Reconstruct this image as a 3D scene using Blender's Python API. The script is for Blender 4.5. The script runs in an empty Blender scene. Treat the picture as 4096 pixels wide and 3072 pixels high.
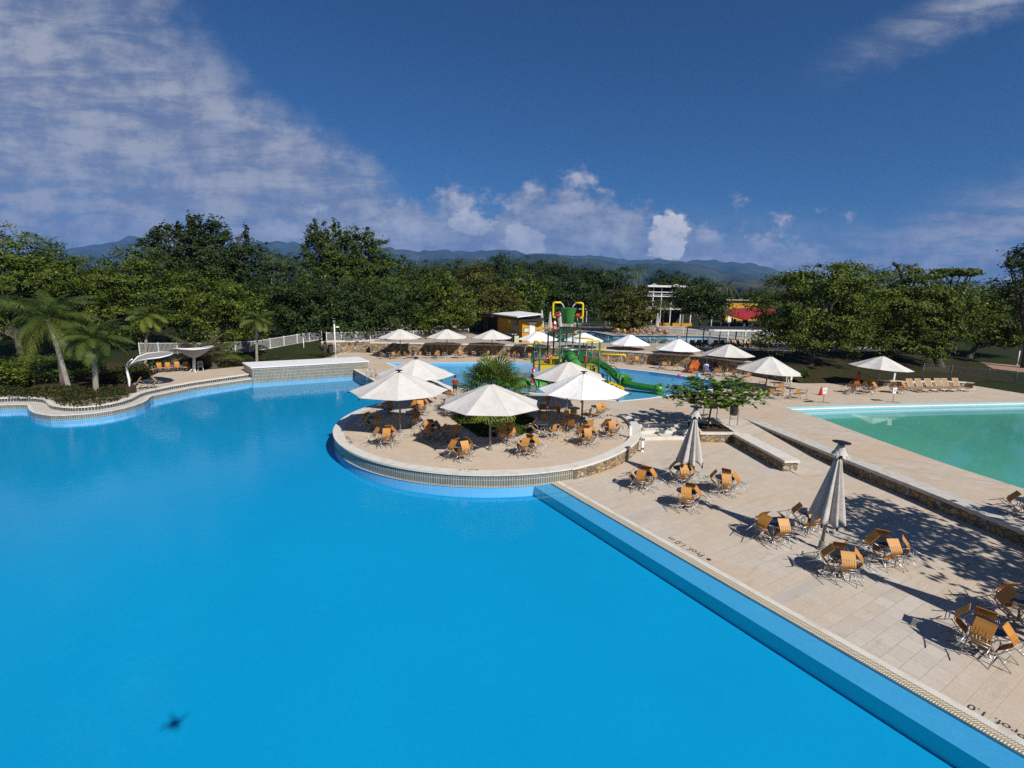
import bpy, bmesh, math, random
import numpy as np
from mathutils import Vector, Matrix
from mathutils.geometry import tessellate_polygon
random.seed(7); RNG = np.random.default_rng(11)
S = bpy.context.scene; COL = S.collection; PI = math.pi
rad = math.radians
# ------------------------------------------------------------------ camera, light, sky
F = 1970.; CX = 2048.; CY = 1536.; TH = math.atan(366/1970.); RO = math.atan(.0187); H = 8.
cam = bpy.data.cameras.new('camera'); co = bpy.data.objects.new('camera', cam); COL.objects.link(co)
cam.sensor_width = 36; cam.lens = 36*F/4096; cam.clip_start = .1; cam.clip_end = 40000
co.location = (0, 0, H)
co.rotation_mode = 'XYZ'
co.matrix_world = Matrix.Translation((0, 0, H)) @ Matrix.Rotation(PI/2-TH, 4, 'X') @ Matrix.Rotation(RO, 4, 'Z')
S.camera = co
S.view_settings.view_transform = 'Standard'; S.view_settings.look = 'None'; S.view_settings.exposure = .28; S.view_settings.gamma = 1
S.render.engine = 'CYCLES'
cy = S.cycles; cy.use_denoising = False; cy.max_bounces = 8; cy.transparent_max_bounces = 12; cy.caustics_reflective = False; cy.caustics_refractive = False
cy.volume_bounces = 0; cy.volume_max_steps = 64
SUN_EL = rad(39.3); SAZ = (.613, -.790)          # towards the sun
sun = bpy.data.lights.new('sun', 'SUN'); sun.energy = 4.8; sun.angle = rad(.55); sun.color = (1, .95, .87)
so = bpy.data.objects.new('sun', sun); COL.objects.link(so)
sd = Vector((SAZ[0]*math.cos(SUN_EL), SAZ[1]*math.cos(SUN_EL), math.sin(SUN_EL)))
so.rotation_euler = sd.to_track_quat('Z', 'Y').to_euler(); so.location = (20, -20, 40)
W = bpy.data.worlds.new('World'); S.world = W; W.use_nodes = True

def ray(u, v):
    x = (u-CX)/F; y = -(v-CY)/F; c, s = math.cos(RO), math.sin(RO)
    xr = x*c-y*s; yr = x*s+y*c; ct, st = math.cos(TH), math.sin(TH)
    return (xr, ct+yr*st, -st+yr*ct)
def P(u, v, z=0.):
    r = ray(u, v); t = (z-H)/r[2]; return Vector((r[0]*t, r[1]*t, z))
def Q(u, v, Y):
    r = ray(u, v); t = Y/r[1]; return Vector((r[0]*t, Y, H+r[2]*t))

class N:                                                  # tiny node helper
    def __init__(s, nt): s.nt = nt; s.nodes = nt.nodes; s.links = nt.links
    def n(s, t, **k):
        o = s.nodes.new(t)
        for a, b in k.items(): setattr(o, a, b)
        return o
    def put(s, sock, v):
        if isinstance(v, bpy.types.NodeSocket): s.links.new(v, sock)
        elif v is not None: sock.default_value = v
    def m(s, op, a, b=None, c=None, clamp=False):
        o = s.n('ShaderNodeMath', operation=op, use_clamp=clamp); s.put(o.inputs[0], a); s.put(o.inputs[1], b)
        if c is not None: s.put(o.inputs[2], c)
        return o.outputs[0]
    def ss(s, v, a, b, lo=0., hi=1.):
        o = s.n('ShaderNodeMapRange', interpolation_type='SMOOTHSTEP'); s.put(o.inputs[0], v)
        o.inputs[1].default_value = a; o.inputs[2].default_value = b; o.inputs[3].default_value = lo; o.inputs[4].default_value = hi
        return o.outputs[0]
    def noise(s, vec, scale, detail=4, rough=.5, out=0, dist=0.):
        o = s.n('ShaderNodeTexNoise'); s.put(o.inputs['Vector'], vec); o.inputs['Scale'].default_value = scale
        o.inputs['Detail'].default_value = detail; o.inputs['Roughness'].default_value = rough; o.inputs['Distortion'].default_value = dist
        return o.outputs[out]
    def mapv(s, vec, loc=(0, 0, 0), rot=(0, 0, 0), scale=(1, 1, 1)):
        o = s.n('ShaderNodeMapping'); s.put(o.inputs[0], vec); o.inputs[1].default_value = loc; o.inputs[2].default_value = rot; o.inputs[3].default_value = scale
        return o.outputs[0]
    def mix(s, f, a, b, blend='MIX'):
        o = s.n('ShaderNodeMix', data_type='RGBA', blend_type=blend); s.put(o.inputs[0], f); s.put(o.inputs[6], a); s.put(o.inputs[7], b)
        return o.outputs[2]
    def bump(s, h, strength=.3, dist=.02):
        o = s.n('ShaderNodeBump'); s.put(o.inputs['Height'], h); o.inputs['Strength'].default_value = strength; o.inputs['Distance'].default_value = dist
        return o.outputs[0]
def c4(c): return (c[0], c[1], c[2], 1.)

def build_world():
    k = N(W.node_tree); k.nodes.clear()
    out = k.n('ShaderNodeOutputWorld')
    sky = k.n('ShaderNodeTexSky', sky_type='NISHITA', sun_disc=False, sun_elevation=SUN_EL, sun_rotation=math.atan2(SAZ[0], SAZ[1]),
              altitude=600, air_density=1.1, dust_density=.25, ozone_density=3.5)
    tint = k.mix(1., sky.outputs[0], (.29, .61, .95, 1), 'MULTIPLY')
    bg = k.n('ShaderNodeBackground'); k.put(bg.inputs[0], tint); bg.inputs[1].default_value = .05
    tc = k.n('ShaderNodeTexCoord').outputs['Generated']
    sp = k.n('ShaderNodeSeparateXYZ'); k.put(sp.inputs[0], tc)
    y = k.m('MAXIMUM', sp.outputs[1], .05)
    a = k.m('DIVIDE', sp.outputs[0], y); e = k.m('DIVIDE', sp.outputs[2], y)
    cv = k.n('ShaderNodeCombineXYZ'); k.put(cv.inputs[0], a); k.put(cv.inputs[1], e); v = cv.outputs[0]
    big = k.noise(v, 3.2, 5, .55); fine = k.noise(v, 15., 8, .62)
    st = k.noise(k.mapv(v, rot=(0, 0, rad(22)), scale=(1.8, 8., 1)), 3.0, 8, .62, dist=.4)
    # the wide cloud sheet on the left: below the line from the upper left to the centre horizon
    d = k.m('SUBTRACT', k.m('MULTIPLY_ADD', a, -.80, -.03), e)          # >0 below the line
    d2 = k.m('ADD', d, k.m('MULTIPLY', k.m('SUBTRACT', big, .5), .34))
    d2 = k.m('ADD', d2, k.m('MULTIPLY', k.m('SUBTRACT', fine, .5), .17))
    sheet = k.ss(d2, -.06, .09)
    hole = k.ss(k.m('ADD', k.m('SUBTRACT', k.m('MULTIPLY', a, -.35), e), k.m('MULTIPLY', k.m('SUBTRACT', big, .5), .25)), -.32, -.10, .25, 1.)
    sheet = k.m('MULTIPLY', sheet, hole)
    sheet = k.m('MULTIPLY', sheet, k.ss(st, .26, .62, .55, .98))
    # puffs above the sheet, upper left
    pu = k.m('MULTIPLY', k.ss(k.noise(v, 6.5, 7, .62), .47, .68), k.m('MULTIPLY', k.ss(e, .22, .34), k.ss(k.m('ADD', a, k.m('MULTIPLY', e, .25)), -.42, -.60)))
    pu = k.m('MULTIPLY', pu, .85)
    # thin streak, upper right
    sv = k.m('SUBTRACT', k.m('SUBTRACT', e, .425), k.m('MULTIPLY', k.m('SUBTRACT', a, .58), .40))
    sv = k.m('ADD', sv, k.m('MULTIPLY', k.m('SUBTRACT', fine, .5), .05))
    stk = k.m('MULTIPLY', k.ss(k.m('ABSOLUTE', sv), .058, .0), k.m('MULTIPLY', k.ss(a, .5, .78), k.ss(st, .35, .7, .35, .85)))
    # low band on the right
    rb = k.m('SUBTRACT', k.m('MULTIPLY_ADD', k.m('SUBTRACT', a, .6), .30, .135), e)
    rb = k.m('ADD', rb, k.m('MULTIPLY', k.m('SUBTRACT', big, .5), .16))
    st2 = k.noise(k.mapv(v, rot=(0, 0, rad(-14)), scale=(2., 9., 1)), 3.2, 8, .6)
    band = k.m('MULTIPLY', k.ss(rb, -.03, .10), k.m('MULTIPLY', k.ss(a, .2, .55), k.ss(st2, .34, .58, .30, 1.0)))
    # cumulus along the horizon
    cu = k.noise(k.mapv(v, scale=(1., 1.3, 1)), 11., 9, .6)
    ce = k.m('SUBTRACT', .20, k.m('ADD', e, k.m('MULTIPLY', k.m('ABSOLUTE', k.m('SUBTRACT', a, .06)), .16)))
    ce = k.m('ADD', ce, k.m('MULTIPLY', k.m('SUBTRACT', k.noise(v, 5., 3, .5), .5), .20))
    cum = k.m('MULTIPLY', k.ss(k.m('ADD', ce, k.m('MULTIPLY', k.m('SUBTRACT', cu, .5), .34)), -.02, .035), k.ss(k.m('ABSOLUTE', k.m('SUBTRACT', a, .1)), .75, .45))
    lit = k.ss(k.m('SUBTRACT', cu, k.m('MULTIPLY', k.noise(k.mapv(v, loc=(.012, .014, 0), scale=(1., 1.3, 1)), 11., 9, .6), .0)), .46, .70)
    # one bright tower left of the centre right and one over the middle
    def tower(a0, e0, ra, re):
        q = k.m('ADD', k.m('POWER', k.m('DIVIDE', k.m('SUBTRACT', a, a0), ra), 2.), k.m('POWER', k.m('DIVIDE', k.m('SUBTRACT', e, e0), re), 2.))
        q = k.m('SUBTRACT', 1., q); q = k.m('ADD', q, k.m('MULTIPLY', k.m('SUBTRACT', cu, .5), 4.5))
        return k.ss(q, .15, .5)
    tw = k.m('MAXIMUM', tower(.295, .112, .055, .050), k.m('MAXIMUM', k.m('MULTIPLY', tower(-.085, .128, .06, .03), .7), k.m('MULTIPLY', tower(.02, .10, .05, .035), .6)))
    mask = k.m('MAXIMUM', k.m('MAXIMUM', sheet, pu), k.m('MAXIMUM', stk, k.m('MAXIMUM', band, k.m('MULTIPLY', cum, .85))))
    veil = k.m('MULTIPLY', k.ss(e, .19, .05), k.ss(st2, .2, .7, .30, .72))
    mask = k.m('MAXIMUM', k.m('MAXIMUM', mask, veil), tw)
    mask = k.m('MULTIPLY', mask, k.ss(sp.outputs[2], -.02, .0))
    base = k.mix(k.ss(k.m('ADD', k.m('MULTIPLY', fine, .5), k.m('MULTIPLY', st, .5)), .40, .60), (.17, .195, .28, 1), (.33, .345, .40, 1))
    base = k.mix(k.m('MULTIPLY', k.m('MULTIPLY', cum, lit), .8), base, (.50, .50, .56, 1))
    base = k.mix(k.m('MULTIPLY', tw, k.ss(cu, .36, .6, .45, 1.)), base, (.60, .59, .61, 1))
    bg2 = k.n('ShaderNodeBackground'); k.put(bg2.inputs[0], base); bg2.inputs[1].default_value = 1.
    mx = k.n('ShaderNodeMixShader'); k.put(mx.inputs[0], k.m('MULTIPLY', mask, .96)); k.links.new(bg.outputs[0], mx.inputs[1]); k.links.new(bg2.outputs[0], mx.inputs[2])
    k.links.new(mx.outputs[0], out.inputs[0])
build_world()

# ------------------------------------------------------------------ materials
MATS = {}
def mat(name, col=(.5, .5, .5), rough=.6, metal=0., spec=.5, fn=None, trans=0.):
    if name in MATS: return MATS[name]
    m = bpy.data.materials.new(name); m.use_nodes = True; k = N(m.node_tree)
    b = k.nodes['Principled BSDF']; b.inputs['Base Color'].default_value = c4(col); b.inputs['Roughness'].default_value = rough
    b.inputs['Metallic'].default_value = metal; b.inputs['Specular IOR Level'].default_value = spec
    if fn: fn(k, b)
    if trans:
        t = k.n('ShaderNodeBsdfTranslucent'); o = k.nodes['Material Output']; mx = k.n('ShaderNodeMixShader'); mx.inputs[0].default_value = trans
        if b.inputs['Base Color'].links: k.links.new(b.inputs['Base Color'].links[0].from_socket, t.inputs[0])
        else: t.inputs[0].default_value = c4(col)
        k.links.new(b.outputs[0], mx.inputs[1]); k.links.new(t.outputs[0], mx.inputs[2]); k.links.new(mx.outputs[0], o.inputs[0])
    MATS[name] = m; return m
def geo(k): return k.n('ShaderNodeNewGeometry').outputs['Position']
def uvn(k): return k.n('ShaderNodeUVMap').outputs[0]
def brick(k, vec, w, h, mortar, c1, c2, cm, offset=.5, smooth=.1):
    o = k.n('ShaderNodeTexBrick'); k.put(o.inputs[0], vec); o.offset = offset
    k.put(o.inputs['Color1'], c4(c1)); k.put(o.inputs['Color2'], c4(c2)); k.put(o.inputs['Mortar'], c4(cm))
    o.inputs['Scale'].default_value = 1.; o.inputs['Mortar Size'].default_value = mortar; o.inputs['Mortar Smooth'].default_value = smooth
    o.inputs['Brick Width'].default_value = w; o.inputs['Row Height'].default_value = h
    return o
def paving(ang, c1, c2, cm, w=.62, h=.42, mort=.012, stain=1.):
    def fn(k, b):
        p = geo(k); q = k.mapv(p, rot=(0, 0, ang)); br = brick(k, q, w, h, mort, c1, c2, cm)
        big = k.noise(p, .22, 5, .6); med = k.noise(p, 1.1, 6, .65); fi = k.noise(p, 26., 5, .7)
        st = k.noise(k.mapv(q, scale=(.35, 1.6, 1)), 1.0, 8, .72, dist=.6)
        c = k.mix(k.ss(big, .35, .62, 0, .6*stain), br.outputs[0], (c1[0]*.95, c1[1]*.8, c1[2]*.64, 1))
        c = k.mix(k.ss(st, .53, .70, 0, .55*stain), c, (c1[0]*.52, c1[1]*.40, c1[2]*.28, 1))
        c = k.mix(k.ss(med, .5, .72, 0, .35), c, (.60, .56, .50, 1))
        c = k.mix(k.ss(fi, .3, .72, .42, -.0), c, (c1[0]*.5, c1[1]*.46, c1[2]*.42, 1))
        c = k.mix(k.ss(k.noise(p, 70., 3, .6), .56, .72, 0, .22), c, (.7, .66, .6, 1))
        k.put(b.inputs['Base Color'], c); k.put(b.inputs['Normal'], k.bump(k.m('ADD', fi, k.m('MULTIPLY', br.outputs['Fac'], -1.)), .35, .006))
    return fn
GA = math.atan2(13.37, -8.08)      # direction of the gutter line in plan
M_up = mat('paving_upper', rough=.85, fn=paving(rad(12), (.56, .495, .415), (.49, .425, .35), (.38, .32, .25), stain=1.2), spec=.25)
M_low = mat('paving_lower', rough=.85, fn=paving(-GA+PI/2, (.57, .52, .455), (.50, .45, .385), (.41, .35, .29), w=.58, h=.40, mort=.011, stain=1.1), spec=.25)
M_isl = mat('paving_island', rough=.85, fn=paving(rad(20), (.59, .505, .41), (.53, .45, .36), (.40, .34, .27), w=.5, h=.36, mort=.009, stain=.7), spec=.25)
M_ter = mat('paving_terrace', rough=.85, fn=paving(rad(5), (.43, .37, .31), (.39, .34, .28), (.3, .26, .22), w=.8, h=.6), spec=.25)
def coping_fn(k, b):
    p = geo(k); c = k.mix(k.ss(k.noise(p, 3., 7, .7), .4, .75), (.56, .53, .48, 1), (.36, .34, .30, 1)); c = k.mix(k.ss(k.noise(p, 24., 5, .7), .35, .65, .3, 0), c, (.22, .2, .18, 1))
    k.put(b.inputs['Base Color'], c); k.put(b.inputs['Normal'], k.bump(k.noise(p, 30., 5, .7), .3, .01))
M_cop = mat('coping_stone', rough=.8, fn=coping_fn)
def stain_white(base, dirt, sc=2.2):
    def fn(k, b):
        p = geo(k); c = k.mix(k.ss(k.noise(p, sc, 7, .7), .45, .8), c4(base), c4(dirt)); c = k.mix(k.ss(k.noise(p, 40., 4, .6), .3, .6, .15, 0), c, c4(tuple(x*.5 for x in dirt)))
        k.put(b.inputs['Base Color'], c)
    return fn
M_wcop = mat('pale_coping', rough=.75, fn=stain_white((.62, .59, .53), (.43, .39, .33)))
M_white = mat('white_paint', rough=.4, fn=stain_white((.78, .78, .77), (.62, .6, .56)))
M_wslab = mat('white_slab', rough=.8, fn=stain_white((.72, .71, .72), (.58, .56, .55), 1.2))
def tiles(c1, c2, cm, w, h, m):
    def fn(k, b):
        v = uvn(k); br = brick(k, v, w, h, m, c1, c2, cm, offset=0., smooth=0.)
        c = k.mix(k.ss(k.noise(geo(k), 1.6, 6, .7), .4, .8, 0, .4), br.outputs[0], c4(tuple(x*.62 for x in c1)))
        k.put(b.inputs['Base Color'], c); k.put(b.inputs['Normal'], k.bump(k.m('MULTIPLY', br.outputs['Fac'], -1.), .5, .004))
    return fn
M_tile = mat('grey_green_tile', rough=.35, fn=tiles((.12, .125, .10), (.16, .16, .13), (.55, .52, .46), .115, .29, .008))
M_tiled = mat('dark_tile', rough=.35, fn=tiles((.03, .045, .045), (.05, .065, .06), (.3, .3, .27), .16, .13, .008))
M_band = mat('dark_band_tile', rough=.3, fn=tiles((.03, .04, .045), (.05, .06, .06), (.34, .33, .3), .17, .30, .02))
def stonewall(k, b):
    v = uvn(k); q = k.n('ShaderNodeVectorMath', operation='ADD'); k.put(q.inputs[0], v)
    nz = k.n('ShaderNodeTexNoise'); k.put(nz.inputs['Vector'], v); nz.inputs['Scale'].default_value = 5.
    sc = k.n('ShaderNodeVectorMath', operation='SCALE'); k.put(sc.inputs[0], nz.outputs['Color']); sc.inputs['Scale'].default_value = .10; k.put(q.inputs[1], sc.outputs[0])
    mp = k.mapv(q.outputs[0], scale=(1., 1.35, 1))
    vo = k.n('ShaderNodeTexVoronoi', feature='F1'); k.put(vo.inputs['Vector'], mp); vo.inputs['Scale'].default_value = 3.4
    ed = k.n('ShaderNodeTexVoronoi', feature='DISTANCE_TO_EDGE'); k.put(ed.inputs['Vector'], mp); ed.inputs['Scale'].default_value = 3.4
    s3 = k.n('ShaderNodeSeparateColor'); k.put(s3.inputs[0], vo.outputs['Color'])
    c = k.mix(k.ss(s3.outputs[0], .15, .85), (.14, .115, .085, 1), (.36, .25, .13, 1)); c = k.mix(k.ss(s3.outputs[1], .7, .8), c, (.46, .27, .10, 1)); c = k.mix(k.ss(s3.outputs[2], .7, .85), c, (.42, .38, .31, 1))
    c = k.mix(k.ss(k.noise(v, 16., 6, .7), .3, .7, .5, 0), c, (.09, .08, .065, 1))
    c = k.mix(k.ss(ed.outputs[0], .05, .02), c, (.15, .135, .11, 1))
    k.put(b.inputs['Base Color'], c); k.put(b.inputs['Normal'], k.bump(k.m('ADD', k.ss(ed.outputs[0], 0., .12), k.m('MULTIPLY', k.noise(v, 20., 5, .7), .5)), .9, .05))
M_stone = mat('rubble_stone', rough=.85, fn=stonewall, spec=.3)
def poolfloor(base, dark, v=.06):
    def fn(k, b):
        p = geo(k); c = k.mix(k.ss(k.noise(p, .10, 4, .6), .3, .7), c4(base), c4(dark)); f = k.noise(p, 9., 6, .75); c = k.mix(k.ss(f, .35, .7, v*1.6, 0), c, c4(tuple(x*.55 for x in base)))
        c = k.mix(k.ss(k.noise(p, 1.3, 7, .7), .55, .75, 0, v*1.5), c, c4(tuple(min(1, x*1.35) for x in base)))
        k.put(b.inputs['Base Color'], c)
    return fn
M_floor = mat('blue_pool_paint', rough=.8, spec=.1, fn=poolfloor((.0005, .325, .60), (.0005, .295, .56), .10))
M_ledge = mat('pale_blue_pool_paint', rough=.8, spec=.1, fn=poolfloor((.065, .37, .64), (.055, .34, .61), .16))
M_pwall = mat('pool_wall_paint', rough=.8, spec=.1, fn=poolfloor((.17, .50, .78), (.14, .45, .74), .08))
M_pside = mat('pool_paint_shaded_face', rough=.8, spec=.1, fn=poolfloor((.02, .74, .80), (.015, .70, .76), .05))  # pool paint copy, colour brightened for the lip face in shade
M_kfloor = mat('kids_pool_paint', rough=.8, spec=.1, fn=poolfloor((.13, .46, .70), (.10, .42, .68), .14))
M_gfloor = mat('green_pool_paint', rough=.8, spec=.1, fn=poolfloor((.15, .45, .36), (.10, .38, .32), .3))
M_tfloor = mat('teal_pool_paint', rough=.8, spec=.1, fn=poolfloor((.02, .20, .26), (.015, .16, .22), .08))
def water(name, tint, s1, s2, strength, dist=.03, rough=.015):
    m = bpy.data.materials.new(name); m.use_nodes = True; k = N(m.node_tree); k.nodes.clear(); o = k.n('ShaderNodeOutputMaterial')
    p = geo(k); h = k.m('ADD', k.m('MULTIPLY', k.noise(p, s1, 4, .6, dist=.6), 1.), k.m('MULTIPLY', k.noise(p, s2, 3, .6), .35))
    bn = k.bump(h, strength, dist); g = k.n('ShaderNodeBsdfGlossy'); g.inputs['Roughness'].default_value = rough; k.put(g.inputs['Normal'], bn)
    t = k.n('ShaderNodeBsdfTransparent'); t.inputs[0].default_value = c4(tint); dt = k.n('ShaderNodeVectorMath', operation='DOT_PRODUCT'); k.put(dt.inputs[0], bn); k.put(dt.inputs[1], k.n('ShaderNodeNewGeometry').outputs['Incoming'])
    f = k.m('MULTIPLY_ADD', k.m('POWER', k.m('SUBTRACT', 1., k.m('ABSOLUTE', dt.outputs['Value']), clamp=True), 5.), .98, .02)     # Schlick, the same from above and below
    mx = k.n('ShaderNodeMixShader'); k.links.new(f, mx.inputs[0]); k.links.new(t.outputs[0], mx.inputs[1]); k.links.new(g.outputs[0], mx.inputs[2]); k.links.new(mx.outputs[0], o.inputs[0])
    MATS[name] = m; return m
M_water = water('pool_water', (.86, .96, .99), 2.2, 9., .2)
M_kwater = water('kids_pool_water', (.9, .97, .99), 3.0, 9., 1., .07)
M_gwater = water('green_pool_water', (.82, .96, .93), 1.6, 6., .05)
M_gut = mat('gutter_grate', rough=.7, fn=lambda k, b: None)
def grate(k, b):
    v = uvn(k); br = brick(k, v, .052, .145, .0135, (.70, .60, .42), (.76, .66, .48), (.22, .19, .14), offset=0., smooth=0.)
    k.put(b.inputs['Base Color'], br.outputs[0])
M_grate = mat('cream_grate', rough=.6, fn=grate)
def grass_fn(c1, c2, c3):
    def fn(k, b):
        p = geo(k); c = k.mix(k.ss(k.noise(p, .35, 6, .65), .35, .65), c4(c1), c4(c2)); c = k.mix(k.ss(k.noise(p, 2.4, 6, .7), .5, .72), c, c4(c3))
        c = k.mix(k.ss(k.noise(p, 30., 4, .7), .3, .7, .5, 0), c, c4(tuple(x*.35 for x in c1)))
        k.put(b.inputs['Base Color'], c); k.put(b.inputs['Normal'], k.bump(k.noise(p, 14., 5, .7), .6, .05))
    return fn
M_grass = mat('lawn', rough=.9, spec=.1, fn=grass_fn((.020, .032, .009), (.028, .036, .012), (.045, .04, .018)))
M_dry = mat('dry_lawn', rough=.9, spec=.1, fn=grass_fn((.028, .028, .010), (.045, .038, .016), (.075, .06, .03)))
M_soil = mat('soil', rough=.95, spec=.1, fn=grass_fn((.05, .035, .022), (.07, .05, .03), (.1, .07, .045)))
def brickpath(k, b):
    p = geo(k); br = brick(k, p, .5, .25, .02, (.27, .15, .10), (.33, .19, .13), (.2, .14, .1)); k.put(b.inputs['Base Color'], k.mix(k.ss(k.noise(p, 1.5, 6, .7), .4, .7, 0, .5), br.outputs[0], (.38, .27, .2, 1)))
M_path = mat('brick_path', rough=.9, fn=brickpath)
def leafmat(name, c1, c2, c3, tr=.25, rough=.42):
    def fn(k, b):
        at = k.n('ShaderNodeAttribute', attribute_name='lf').outputs['Fac']
        o = k.n('ShaderNodeValToRGB'); k.put(o.inputs[0], at); cr = o.color_ramp; cr.elements[0].color = c4(c1); cr.elements[1].color = c4(c3); cr.elements[1].position = 1.
        e = cr.elements.new(.6); e.color = c4(c2); k.put(b.inputs['Base Color'], o.outputs[0])
    return mat(name, rough=rough+.1, spec=.16, fn=fn, trans=tr)
L_almond = leafmat('almond_leaf', (.030, .052, .008), (.088, .128, .014), (.25, .26, .028))
L_dark = leafmat('dark_leaf', (.018, .034, .009), (.038, .064, .015), (.085, .115, .022))
L_mid = leafmat('mid_leaf', (.024, .046, .010), (.065, .10, .015), (.15, .18, .025))
L_olive = leafmat('olive_leaf', (.04, .048, .01), (.095, .095, .015), (.17, .155, .022))
L_palm = leafmat('palm_leaf', (.03, .055, .014), (.08, .115, .022), (.21, .225, .035), rough=.38)
L_fan = leafmat('fan_palm_leaf', (.045, .08, .014), (.12, .17, .025), (.30, .31, .05), rough=.4)
L_sap = leafmat('sapling_leaf', (.03, .065, .010), (.09, .17, .018), (.24, .34, .04), rough=.35)
L_hedge = leafmat('hedge_leaf', (.018, .03, .008), (.04, .055, .014), (.16, .08, .02))
L_dead = leafmat('dry_frond', (.06, .055, .03), (.12, .10, .06), (.22, .19, .13))
def bark_fn(c1, c2):
    def fn(k, b):
        p = geo(k); k.put(b.inputs['Base Color'], k.mix(k.ss(k.noise(k.mapv(p, scale=(3, 3, 1)), 3., 6, .7), .35, .65), c4(c1), c4(c2))); k.put(b.inputs['Normal'], k.bump(k.noise(p, 12., 5, .7), .6, .03))
    return fn
M_bark = mat('dark_bark', rough=.9, fn=bark_fn((.05, .04, .03), (.11, .09, .07)))
M_pbark = mat('palm_bark', rough=.85, fn=bark_fn((.30, .27, .23), (.17, .15, .125)))
M_alu = mat('aluminium', (.40, .41, .42), .42, .85)
M_pole = mat('grey_pole', rough=.6, fn=stain_white((.20, .20, .19), (.13, .12, .11), 6.))
M_black = mat('black_plastic', (.012, .012, .013), .35)
M_dblue = mat('dark_tabletop', rough=.25, fn=lambda k, b: k.put(b.inputs['Base Color'], k.mix(k.ss(k.noise(geo(k), 9., 4), .4, .7), (.018, .022, .035, 1), (.03, .034, .05, 1))))
def shell(k, b):
    oi = k.n('ShaderNodeObjectInfo'); p = k.n('ShaderNodeTexCoord').outputs['Object']
    c = k.mix(k.ss(k.noise(k.mapv(p, scale=(1, 1, 6)), 5., 5, .6), .35, .7), (.46, .20, .042, 1), (.37, .145, .03, 1)); c = k.mix(k.m('MULTIPLY', oi.outputs['Random'], .55), c, (.50, .26, .05, 1))
    k.put(b.inputs['Base Color'], c)
M_shell = mat('orange_shell', rough=.5, spec=.3, fn=shell)
M_tan = mat('tan_sling', rough=.7, fn=stain_white((.30, .17, .065), (.22, .125, .05), 8.))
def cloth(k, b):
    p = k.n('ShaderNodeTexCoord').outputs['Object']; w = geo(k)
    c = k.mix(k.ss(k.noise(w, 1.3, 7, .65), .4, .75), (.66, .635, .60, 1), (.55, .52, .485, 1)); c = k.mix(k.ss(k.noise(p, 60., 3, .6), .35, .65, .12, 0), c, (.36, .34, .32, 1)); c = k.mix(k.m('MULTIPLY', k.n('ShaderNodeObjectInfo').outputs['Random'], .35), c, (.50, .475, .45, 1))
    k.put(b.inputs['Base Color'], c); k.put(b.inputs['Normal'], k.bump(k.noise(w, 3.0, 6, .65), .5, .09))
M_cloth = mat('canopy_cloth', rough=.85, spec=.15, fn=cloth, trans=.05)
M_wcloth = mat('weathered_cloth', rough=.9, spec=.1, fn=lambda k, b: (cloth(k, b), k.put(b.inputs['Base Color'], k.mix(k.ss(k.noise(geo(k), 2.2, 7, .65), .35, .75), (.50, .465, .43, 1), (.38, .35, .32, 1)))))
M_cloth2 = mat('white_canopy_cloth', rough=.85, spec=.15, fn=lambda k, b: (cloth(k, b), k.put(b.inputs['Base Color'], k.mix(k.ss(k.noise(geo(k), 1.5, 6, .6), .4, .75), (.80, .79, .79, 1), (.68, .67, .66, 1)))), trans=.05)
M_mesh = mat('grey_mesh_fabric', rough=.9, fn=stain_white((.30, .29, .28), (.25, .24, .23), 5.), trans=.15)
M_green = mat('dark_green_paint', rough=.35, fn=stain_white((.010, .105, .042), (.008, .075, .03), 3.))
M_lgreen = mat('light_green_fibreglass', rough=.4, fn=stain_white((.05, .235, .035), (.04, .19, .03), 2.))
M_sgreen = mat('slide_green', rough=.3, fn=stain_white((.03, .155, .02), (.02, .11, .015), 2.))
M_yel = mat('yellow_pipe', (.72, .48, .01), .35)
M_ypan = mat('yellow_panel', rough=.5, fn=stain_white((.62, .42, .015), (.5, .32, .012), 2.))
M_red = mat('red_plastic', (.55, .02, .015), .35)
M_navy = mat('navy_panel', (.008, .012, .09), .5)
M_kyel = mat('ochre_wall', rough=.85, fn=stain_white((.50, .27, .018), (.42, .22, .02), 1.2))
M_rroof = mat('red_roof', rough=.6, fn=lambda k, b: k.put(b.inputs['Base Color'], k.mix(k.ss(k.noise(k.mapv(geo(k), rot=(0, 0, .25), scale=(.25, 3., 1)), .9, 5, .6), .62, .70), (.30, .012, .010, 1), (.40, .10, .09, 1))))
M_dark = mat('dark_metal_and_shade', rough=.6, fn=stain_white((.025, .025, .027), (.05, .045, .045), 3.))  # also paints the shaded interior of the two storey building
M_conc = mat('concrete', rough=.9, fn=stain_white((.42, .40, .37), (.30, .28, .25), 1.))
M_opening = mat('opening_shade', (.01, .012, .015), .1)  # near-black colour for the shade inside the open hatch
M_skin = mat('skin', (.30, .15, .09), .5)
M_hair = mat('hair', (.012, .009, .007), .6)
M_cred = mat('red_cloth', (.45, .02, .015), .8); M_cwhite = mat('white_cloth', (.7, .7, .72), .8); M_cblack = mat('black_cloth', (.015, .015, .02), .8)
M_cpink = mat('pink_cloth', (.5, .18, .25), .8); M_cblue = mat('blue_cloth', (.02, .05, .25), .7); M_corg = mat('orange_cloth', (.62, .12, .02), .8); M_cteal = mat('teal_cloth', (.10, .42, .42), .8)
M_text = mat('painted_letters', (.035, .033, .035), .7)

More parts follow.
